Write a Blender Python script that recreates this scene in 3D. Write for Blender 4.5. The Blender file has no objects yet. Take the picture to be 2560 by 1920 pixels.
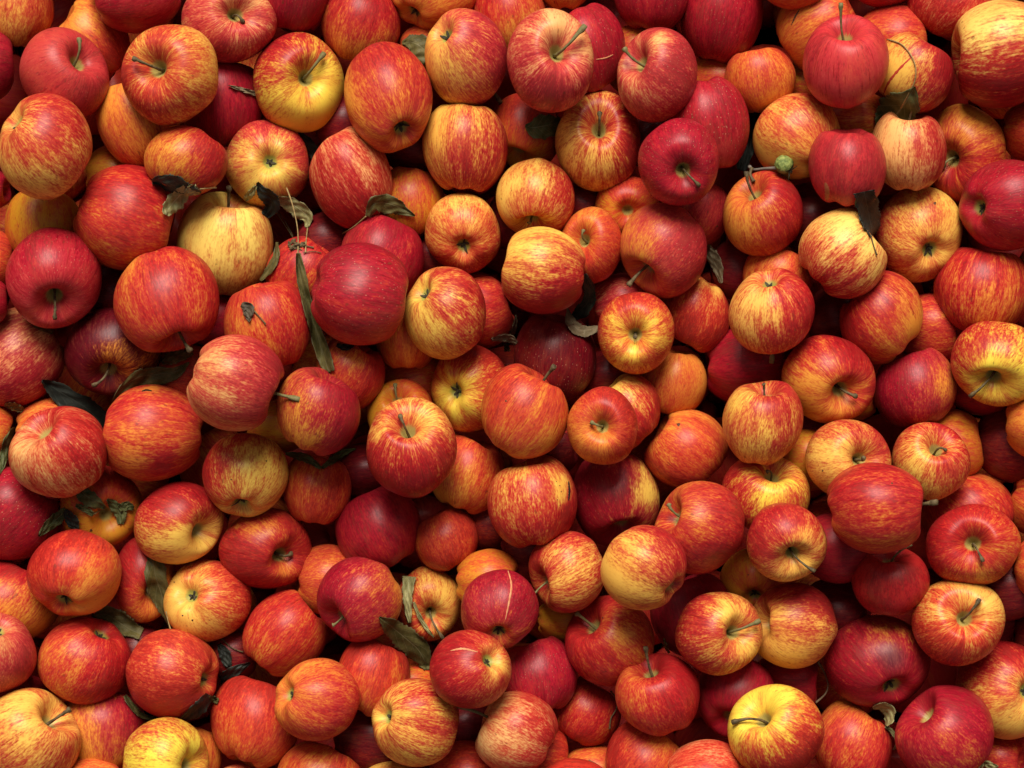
import bpy, bmesh, math, random
import numpy as np
from mathutils import Vector, Matrix

# ------------------------------------------------------------------ camera, light, exposure
S = 0.00033            # metres per photograph pixel at the level of the pile's top
HC = 1.9               # camera height above that level
scene = bpy.context.scene
COL = scene.collection

cam_d = bpy.data.cameras.new("camera")
cam = bpy.data.objects.new("camera", cam_d)
COL.objects.link(cam)
cam.location = (0, 0, HC)
cam_d.sensor_width = 36.0
cam_d.lens = 36.0 * HC / (2560 * S)
cam_d.clip_start, cam_d.clip_end = 0.05, 50.0
scene.camera = cam

SUN_EL, SUN_AZ = math.radians(46), math.radians(-3)      # soft light from beyond the photo's top edge
world = bpy.data.worlds.new("World")
scene.world = world
world.use_nodes = True
wn = world.node_tree
wn.nodes.clear()
sky = wn.nodes.new("ShaderNodeTexSky")
sky.sky_type = 'NISHITA'
sky.sun_disc = False
sky.sun_elevation = SUN_EL
sky.sun_rotation = SUN_AZ
sky.dust_density = 4.0
hs = wn.nodes.new("ShaderNodeHueSaturation")            # overcast: the blue is mostly gone
hs.inputs["Saturation"].default_value = 0.06
bg = wn.nodes.new("ShaderNodeBackground")
bg.inputs["Strength"].default_value = 0.05
wo = wn.nodes.new("ShaderNodeOutputWorld")
wn.links.new(sky.outputs[0], hs.inputs["Color"])
wn.links.new(hs.outputs[0], bg.inputs["Color"])
wn.links.new(bg.outputs[0], wo.inputs["Surface"])

sun_d = bpy.data.lights.new("sun", 'SUN')
sun_d.energy = 4.8
sun_d.angle = math.radians(32)
sun_d.color = (1.0, 0.93, 0.83)
sun = bpy.data.objects.new("sun", sun_d)
COL.objects.link(sun)
sd = Vector((math.sin(SUN_AZ) * math.cos(SUN_EL), math.cos(SUN_AZ) * math.cos(SUN_EL), math.sin(SUN_EL)))
sun.rotation_euler = (-sd).to_track_quat('-Z', 'Y').to_euler()
sun.location = sd * 3

vs = scene.view_settings
vs.view_transform = 'Standard'
vs.look = 'None'
vs.exposure = 0.12
vs.gamma = 1.0
vs.use_curve_mapping = False
scene.cycles.max_bounces = 6
scene.cycles.diffuse_bounces = 2

# ------------------------------------------------------------------ helpers
TX = {'1': 0, '2': 600, '3': 1200, '4': 1820}
TY = {'A': 0, 'B': 450, 'C': 900, 'D': 1360}
K = 740 / 2192.0
def px(tile, x, y):
    """reading -> photograph pixel, origin at the photo's centre, y up"""
    return (TX[tile[1]] + x * K - 1280.0, 960.0 - TY[tile[0]] - y * K)
def place(u, v, z):
    """photograph pixel (centred) on the plane at height z metres"""
    f = (HC - z) / HC * S
    return Vector((u * f, v * f, z))
def sstep(a, b, x):
    t = np.clip((x - a) / (b - a), 0, 1)
    return t * t * (3 - 2 * t)
def crs(P, t):
    """Catmull-Rom through the rows of P at parameters t in 0..len(P)-1"""
    P = np.asarray(P, float)
    n = len(P)
    i = np.clip(np.floor(t).astype(int), 0, n - 2)
    f = (t - i)[:, None]
    a, b, c, d = P[np.clip(i - 1, 0, n - 1)], P[i], P[i + 1], P[np.clip(i + 2, 0, n - 1)]
    return 0.5 * (2 * b + (c - a) * f + (2 * a - 5 * b + 4 * c - d) * f * f + (3 * b - a - 3 * c + d) * f ** 3)
def make_mesh(name, verts, faces, mat, parent=None, loc=None, smooth=True, attrs=None):
    me = bpy.data.meshes.new(name)
    me.from_pydata([tuple(map(float, v)) for v in verts], [], faces)
    if smooth:
        me.polygons.foreach_set("use_smooth", [True] * len(me.polygons))
    for k, a in (attrs or {}).items():
        at = me.attributes.new(k, 'FLOAT_VECTOR', 'POINT')
        at.data.foreach_set("vector", np.ascontiguousarray(a, dtype=np.float32).ravel())
    me.materials.append(mat)
    o = bpy.data.objects.new(name, me)
    COL.objects.link(o)
    if parent:
        o.parent = parent
    if loc is not None:
        o.location = loc
    return o
def thing(name, label, cat, loc, group=None):
    o = bpy.data.objects.new(name, None)
    o.empty_display_size = 0.02
    COL.objects.link(o)
    o.location = loc
    o["label"], o["category"] = label, cat
    if group:
        o["group"] = group
    return o
def tube(P, R, seg=8, cap=True):
    """tube through points P (n x 3) with radii R -> verts, faces"""
    P = np.asarray(P, float)
    T = np.gradient(P, axis=0)
    T /= np.linalg.norm(T, axis=1)[:, None] + 1e-12
    ref = np.array([0.31, 0.17, 0.93])
    V, F = [], []
    for i, (p, t, r) in enumerate(zip(P, T, R)):
        u = np.cross(t, ref); u /= np.linalg.norm(u) + 1e-9
        w = np.cross(t, u)
        for k in range(seg):
            a = 2 * math.pi * k / seg
            V.append(p + r * (math.cos(a) * u + math.sin(a) * w))
    for i in range(len(P) - 1):
        for k in range(seg):
            a, b = i * seg + k, i * seg + (k + 1) % seg
            F.append((a, b, b + seg, a + seg))
    if cap:
        F.append(tuple(reversed(range(seg))))
        n = (len(P) - 1) * seg
        F.append(tuple(range(n, n + seg)))
    return V, F

class NT:
    """tiny node-tree writer"""
    def __init__(s, name):
        s.m = bpy.data.materials.new(name)
        s.m.use_nodes = True
        s.t = s.m.node_tree
        s.b = s.t.nodes["Principled BSDF"]
    def n(s, typ, **kw):
        nd = s.t.nodes.new(typ)
        for k, v in kw.items():
            setattr(nd, k, v)
        return nd
    def put(s, sock, v):
        if hasattr(v, "is_linked"):
            s.t.links.new(v, sock)
        elif isinstance(v, (tuple, list)) and len(v) == 3 and sock.type == 'RGBA':
            sock.default_value = (*v, 1)
        else:
            sock.default_value = v
    def math(s, op, a, b=0.0, c=0.0, clamp=False):
        nd = s.n("ShaderNodeMath", operation=op, use_clamp=clamp)
        for i, v in enumerate((a, b, c)):
            s.put(nd.inputs[i], v)
        return nd.outputs[0]
    def mix(s, f, a, b):
        nd = s.n("ShaderNodeMix", data_type='RGBA')
        s.put(nd.inputs[0], f); s.put(nd.inputs[6], a); s.put(nd.inputs[7], b)
        return nd.outputs[2]
    def ss(s, x, a, b):
        nd = s.n("ShaderNodeMapRange", interpolation_type='SMOOTHSTEP')
        s.put(nd.inputs[0], x); s.put(nd.inputs[1], a); s.put(nd.inputs[2], b)
        return nd.outputs[0]
    def noise(s, vec, scale, detail=2.0, rough=0.55):
        nd = s.n("ShaderNodeTexNoise")
        s.put(nd.inputs["Vector"], vec)
        nd.inputs["Scale"].default_value = scale
        nd.inputs["Detail"].default_value = detail
        nd.inputs["Roughness"].default_value = rough
        return nd.outputs[0]
    def attr(s, name):
        nd = s.n("ShaderNodeAttribute", attribute_name=name)
        return nd
    def vmul(s, v, m, add=None):
        nd = s.n("ShaderNodeVectorMath", operation='MULTIPLY_ADD')
        s.put(nd.inputs[0], v); nd.inputs[1].default_value = m
        if add is not None:
            s.put(nd.inputs[2], add)
        return nd.outputs[0]
    def bump(s, h, strength, dist):
        nd = s.n("ShaderNodeBump")
        nd.inputs["Strength"].default_value = strength
        nd.inputs["Distance"].default_value = dist
        s.put(nd.inputs["Height"], h)
        s.put(s.b.inputs["Normal"], nd.outputs[0])

# ------------------------------------------------------------------ materials
def skin_material():
    w = NT("apple_skin")
    ap, bl = w.attr("ap"), w.attr("bl")
    gr, rd, pr = w.attr("ground"), w.attr("red"), w.attr("prm")
    sx = w.n("ShaderNodeSeparateXYZ"); w.put(sx.inputs[0], bl.outputs["Vector"])
    blush, cavs, cavc = sx.outputs
    sp = w.n("ShaderNodeSeparateXYZ"); w.put(sp.inputs[0], pr.outputs["Vector"])
    streak, lent, seed = sp.outputs
    sv = w.n("ShaderNodeCombineXYZ")
    w.put(sv.inputs[0], seed); w.put(sv.inputs[1], w.math('MULTIPLY', seed, 1.7)); w.put(sv.inputs[2], w.math('MULTIPLY', seed, -2.3))
    sv = sv.outputs[0]
    V = ap.outputs["Vector"]
    A = w.noise(w.vmul(V, (24, 24, 9.0), sv), 1.0, 3.0, 0.62)       # fine streaks along the meridians
    B = w.noise(w.vmul(V, (4.2, 4.2, 0.9), sv), 1.0, 2.0, 0.5)      # broad stripes
    C = w.noise(w.vmul(V, (25, 25, 38), sv), 1.0, 3.0, 0.65)         # speckle
    D = w.noise(w.vmul(V, (1.5, 1.5, 3.0), sv), 1.0, 2.0, 0.5)      # clouds of blush
    G = w.noise(w.vmul(V, (8.5, 8.5, 11), sv), 1.0, 2.0, 0.55)        # soft mottling
    c = lambda x, k: w.math('MULTIPLY', w.math('SUBTRACT', x, 0.5), k)
    band = w.math('MULTIPLY', c(B, 1.2), w.math('MULTIPLY', streak, streak))
    m = w.math('ADD', blush, w.math('ADD', w.math('MULTIPLY', c(A, 1.45), streak), band))
    m = w.math('ADD', m, c(G, 0.85))
    m = w.math('ADD', m, w.math('ADD', c(C, 1.75), c(D, 1.15)))
    g2 = w.mix(w.ss(D, 0.35, 0.7), gr.outputs["Color"], w.mix(0.35, gr.outputs["Color"], (0.62, 0.17, 0.018)))
    pale = w.mix(0.42, rd.outputs["Color"], (0.74, 0.21, 0.085))
    rf = w.ss(w.math('ADD', w.math('ADD', w.math('MULTIPLY', A, 0.5), w.math('MULTIPLY', C, 0.3)), w.math('MULTIPLY', D, 0.3)), 0.52, 0.68)
    rd2 = w.mix(w.math('MULTIPLY', rf, 0.38), rd.outputs["Color"], pale)
    col = w.mix(w.ss(m, -0.15, 0.97), g2, rd2)
    deep = w.n("ShaderNodeMix", data_type='RGBA', blend_type='MULTIPLY')
    w.put(deep.inputs[0], w.ss(m, 0.80, 1.30)); w.put(deep.inputs[6], col); w.put(deep.inputs[7], (0.62, 0.5, 0.62))
    col = deep.outputs[2]
    # short dark red flecks that follow the streaks
    E = w.noise(w.vmul(V, (19, 19, 6.5), sv), 1.0, 2.0, 0.6)
    fk = w.math('MULTIPLY', w.ss(E, 0.56, 0.70), w.ss(m, 0.05, 0.45))
    dk = w.n("ShaderNodeMix", data_type='RGBA', blend_type='MULTIPLY')
    w.put(dk.inputs[0], w.math('MULTIPLY', fk, w.math('ADD', 0.25, w.math('MULTIPLY', streak, 0.6)))); w.put(dk.inputs[6], col); w.put(dk.inputs[7], (0.62, 0.30, 0.35))
    col = dk.outputs[2]
    # pale lenticels on the redder fruit
    vor = w.n("ShaderNodeTexVoronoi")
    w.put(vor.inputs["Vector"], w.vmul(V, (14, 14, 34), sv)); vor.inputs["Scale"].default_value = 1.0
    dot = w.math('SUBTRACT', 1.0, w.ss(vor.outputs["Distance"], 0.05, 0.20))
    col = w.mix(w.math('MULTIPLY', dot, w.math('MULTIPLY', lent, 0.8)), col, (0.62, 0.28, 0.16))
    # stem hollow: green-tan with radial teeth; calyx basin: green
    teeth = w.math('ADD', cavs, c(A, 0.9))
    hollow = w.mix(w.ss(C, 0.3, 0.75), (0.30, 0.26, 0.055), (0.42, 0.33, 0.12))
    col = w.mix(w.math('MULTIPLY', w.ss(teeth, 0.38, 0.72), 0.9), col, hollow)
    col = w.mix(w.math('MULTIPLY', w.ss(w.math('ADD', cavc, c(A, 0.5)), 0.28, 0.8), 0.9), col, (0.26, 0.27, 0.05))
    # faint brown flecks
    fl = w.ss(w.noise(w.vmul(V, (9, 9, 19), sv), 1.0, 1.0), 0.71, 0.78)
    col = w.mix(w.math('MULTIPLY', fl, 0.5), col, (0.13, 0.03, 0.012))
    w.put(w.b.inputs["Base Color"], col)
    w.put(w.b.inputs["Roughness"], w.math('ADD', 0.30, w.math('MULTIPLY', C, 0.16)))
    w.b.inputs["Specular IOR Level"].default_value = 0.21
    w.b.inputs["Coat Weight"].default_value = 0.0
    w.b.inputs["Coat Roughness"].default_value = 0.28
    w.bump(w.math('ADD', C, w.math('MULTIPLY', A, 0.8)), 0.2, 0.0005)
    return w.m
def simple(name, c1, c2, scale, rough=0.6, bump=0.4, dist=0.0006, spec=0.3):
    w = NT(name)
    tc = w.n("ShaderNodeTexCoord").outputs["Object"]
    n1 = w.noise(tc, scale, 4.0, 0.65)
    w.put(w.b.inputs["Base Color"], w.mix(w.ss(n1, 0.3, 0.7), c1, c2))
    w.b.inputs["Roughness"].default_value = rough
    w.b.inputs["Specular IOR Level"].default_value = spec
    w.bump(n1, bump, dist)
    return w.m
def leaf_material(name, c1, c2, vein, edge):
    w = NT(name)
    uv = w.attr("luv").outputs["Vector"]                              # x along the midrib, y across (-1..1)
    sx = w.n("ShaderNodeSeparateXYZ"); w.put(sx.inputs[0], uv)
    av = w.math('ABSOLUTE', sx.outputs[1])
    tc = w.n("ShaderNodeTexCoord").outputs["Object"]
    n1 = w.noise(tc, 160.0, 4.0, 0.7)
    n2 = w.noise(tc, 55.0, 2.0)
    col = w.mix(w.ss(w.math('ADD', w.math('MULTIPLY', n1, 0.6), w.math('MULTIPLY', n2, 0.4)), 0.35, 0.66), c1, c2)
    mid = w.math('SUBTRACT', 1.0, w.ss(av, 0.015, 0.07))
    side = w.math('FRACT', w.math('SUBTRACT', w.math('MULTIPLY', sx.outputs[0], 7.0), w.math('MULTIPLY', av, 1.8)))
    side = w.math('SUBTRACT', 1.0, w.ss(w.math('ABSOLUTE', w.math('SUBTRACT', side, 0.5)), 0.02, 0.09))
    v = w.math('MAXIMUM', w.math('MULTIPLY', mid, 0.75), w.math('MULTIPLY', side, 0.38))
    col = w.mix(v, col, vein)
    col = w.mix(w.math('MULTIPLY', w.ss(av, 0.9, 0.985), 0.55), col, edge)
    w.put(w.b.inputs["Base Color"], col)
    w.b.inputs["Roughness"].default_value = 0.62
    w.b.inputs["Specular IOR Level"].default_value = 0.3
    w.bump(w.math('SUBTRACT', w.math('MULTIPLY', n1, 0.7), w.math('MULTIPLY', v, 0.6)), 0.6, 0.0008)
    return w.m
SKIN = skin_material()
STEM = simple("stem_brown", (0.050, 0.032, 0.014), (0.15, 0.105, 0.045), 260, 0.7)
STEM_GREEN = simple("stem_green", (0.13, 0.11, 0.035), (0.20, 0.17, 0.07), 260, 0.65)
PETIOLE = simple("leaf_stalk_tan", (0.20, 0.13, 0.045), (0.36, 0.25, 0.10), 240, 0.65)
SEPAL = simple("sepal_dry", (0.016, 0.014, 0.008), (0.075, 0.06, 0.03), 330, 0.8)
FLOOR = simple("bin_floor_wood", (0.004, 0.004, 0.005), (0.010, 0.009, 0.009), 30, 0.9, 0.5, 0.002, 0.1)
SCAR = simple("scar_tan", (0.50, 0.17, 0.07), (0.60, 0.28, 0.13), 220, 0.75)
CRACK = simple("crack_black", (0.006, 0.004, 0.003), (0.02, 0.012, 0.006), 300, 0.9)
BROWN = simple("bruise_brown", (0.06, 0.018, 0.008), (0.12, 0.045, 0.018), 260, 0.6)
FRUITLET = simple("fruitlet_green", (0.05, 0.085, 0.012), (0.30, 0.34, 0.09), 190, 0.65, 0.9, 0.0015)
LEAF = {
    'dk': leaf_material("leaf_dark", (0.016, 0.020, 0.014), (0.048, 0.055, 0.036), (0.07, 0.075, 0.05), (0.06, 0.05, 0.03)),
    'bk': leaf_material("leaf_black", (0.006, 0.008, 0.006), (0.020, 0.024, 0.017), (0.035, 0.038, 0.028), (0.05, 0.045, 0.03)),
    'ol': leaf_material("leaf_olive", (0.052, 0.046, 0.010), (0.125, 0.102, 0.030), (0.15, 0.13, 0.06), (0.14, 0.12, 0.07)),
    'gr': leaf_material("leaf_green", (0.043, 0.052, 0.012), (0.112, 0.116, 0.036), (0.15, 0.16, 0.08), (0.12, 0.12, 0.06)),
    'pl': leaf_material("leaf_pale", (0.17, 0.155, 0.055), (0.35, 0.31, 0.13), (0.38, 0.35, 0.20), (0.20, 0.17, 0.10)),
    'tn': leaf_material("leaf_tan", (0.13, 0.095, 0.050), (0.24, 0.185, 0.105), (0.30, 0.24, 0.15), (0.28, 0.22, 0.14)),
    'yb': leaf_material("leaf_yellow_brown", (0.09, 0.055, 0.014), (0.20, 0.115, 0.03), (0.22, 0.15, 0.06), (0.16, 0.11, 0.05)),
    'dr': leaf_material("leaf_dry_brown", (0.045, 0.032, 0.020), (0.10, 0.075, 0.045), (0.05, 0.035, 0.02), (0.12, 0.09, 0.05)),
}
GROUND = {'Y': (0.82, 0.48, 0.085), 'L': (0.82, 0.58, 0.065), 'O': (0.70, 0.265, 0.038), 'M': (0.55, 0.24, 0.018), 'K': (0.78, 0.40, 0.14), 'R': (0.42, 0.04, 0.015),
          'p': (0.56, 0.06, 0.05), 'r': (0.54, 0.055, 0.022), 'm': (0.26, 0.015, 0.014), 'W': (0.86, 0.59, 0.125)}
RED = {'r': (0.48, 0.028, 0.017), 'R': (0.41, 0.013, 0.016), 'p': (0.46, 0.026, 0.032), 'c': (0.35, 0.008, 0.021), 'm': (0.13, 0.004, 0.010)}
# 'O' and 'K' double as red keys too
RED['O'], RED['K'] = RED['R'], RED['p']

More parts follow.
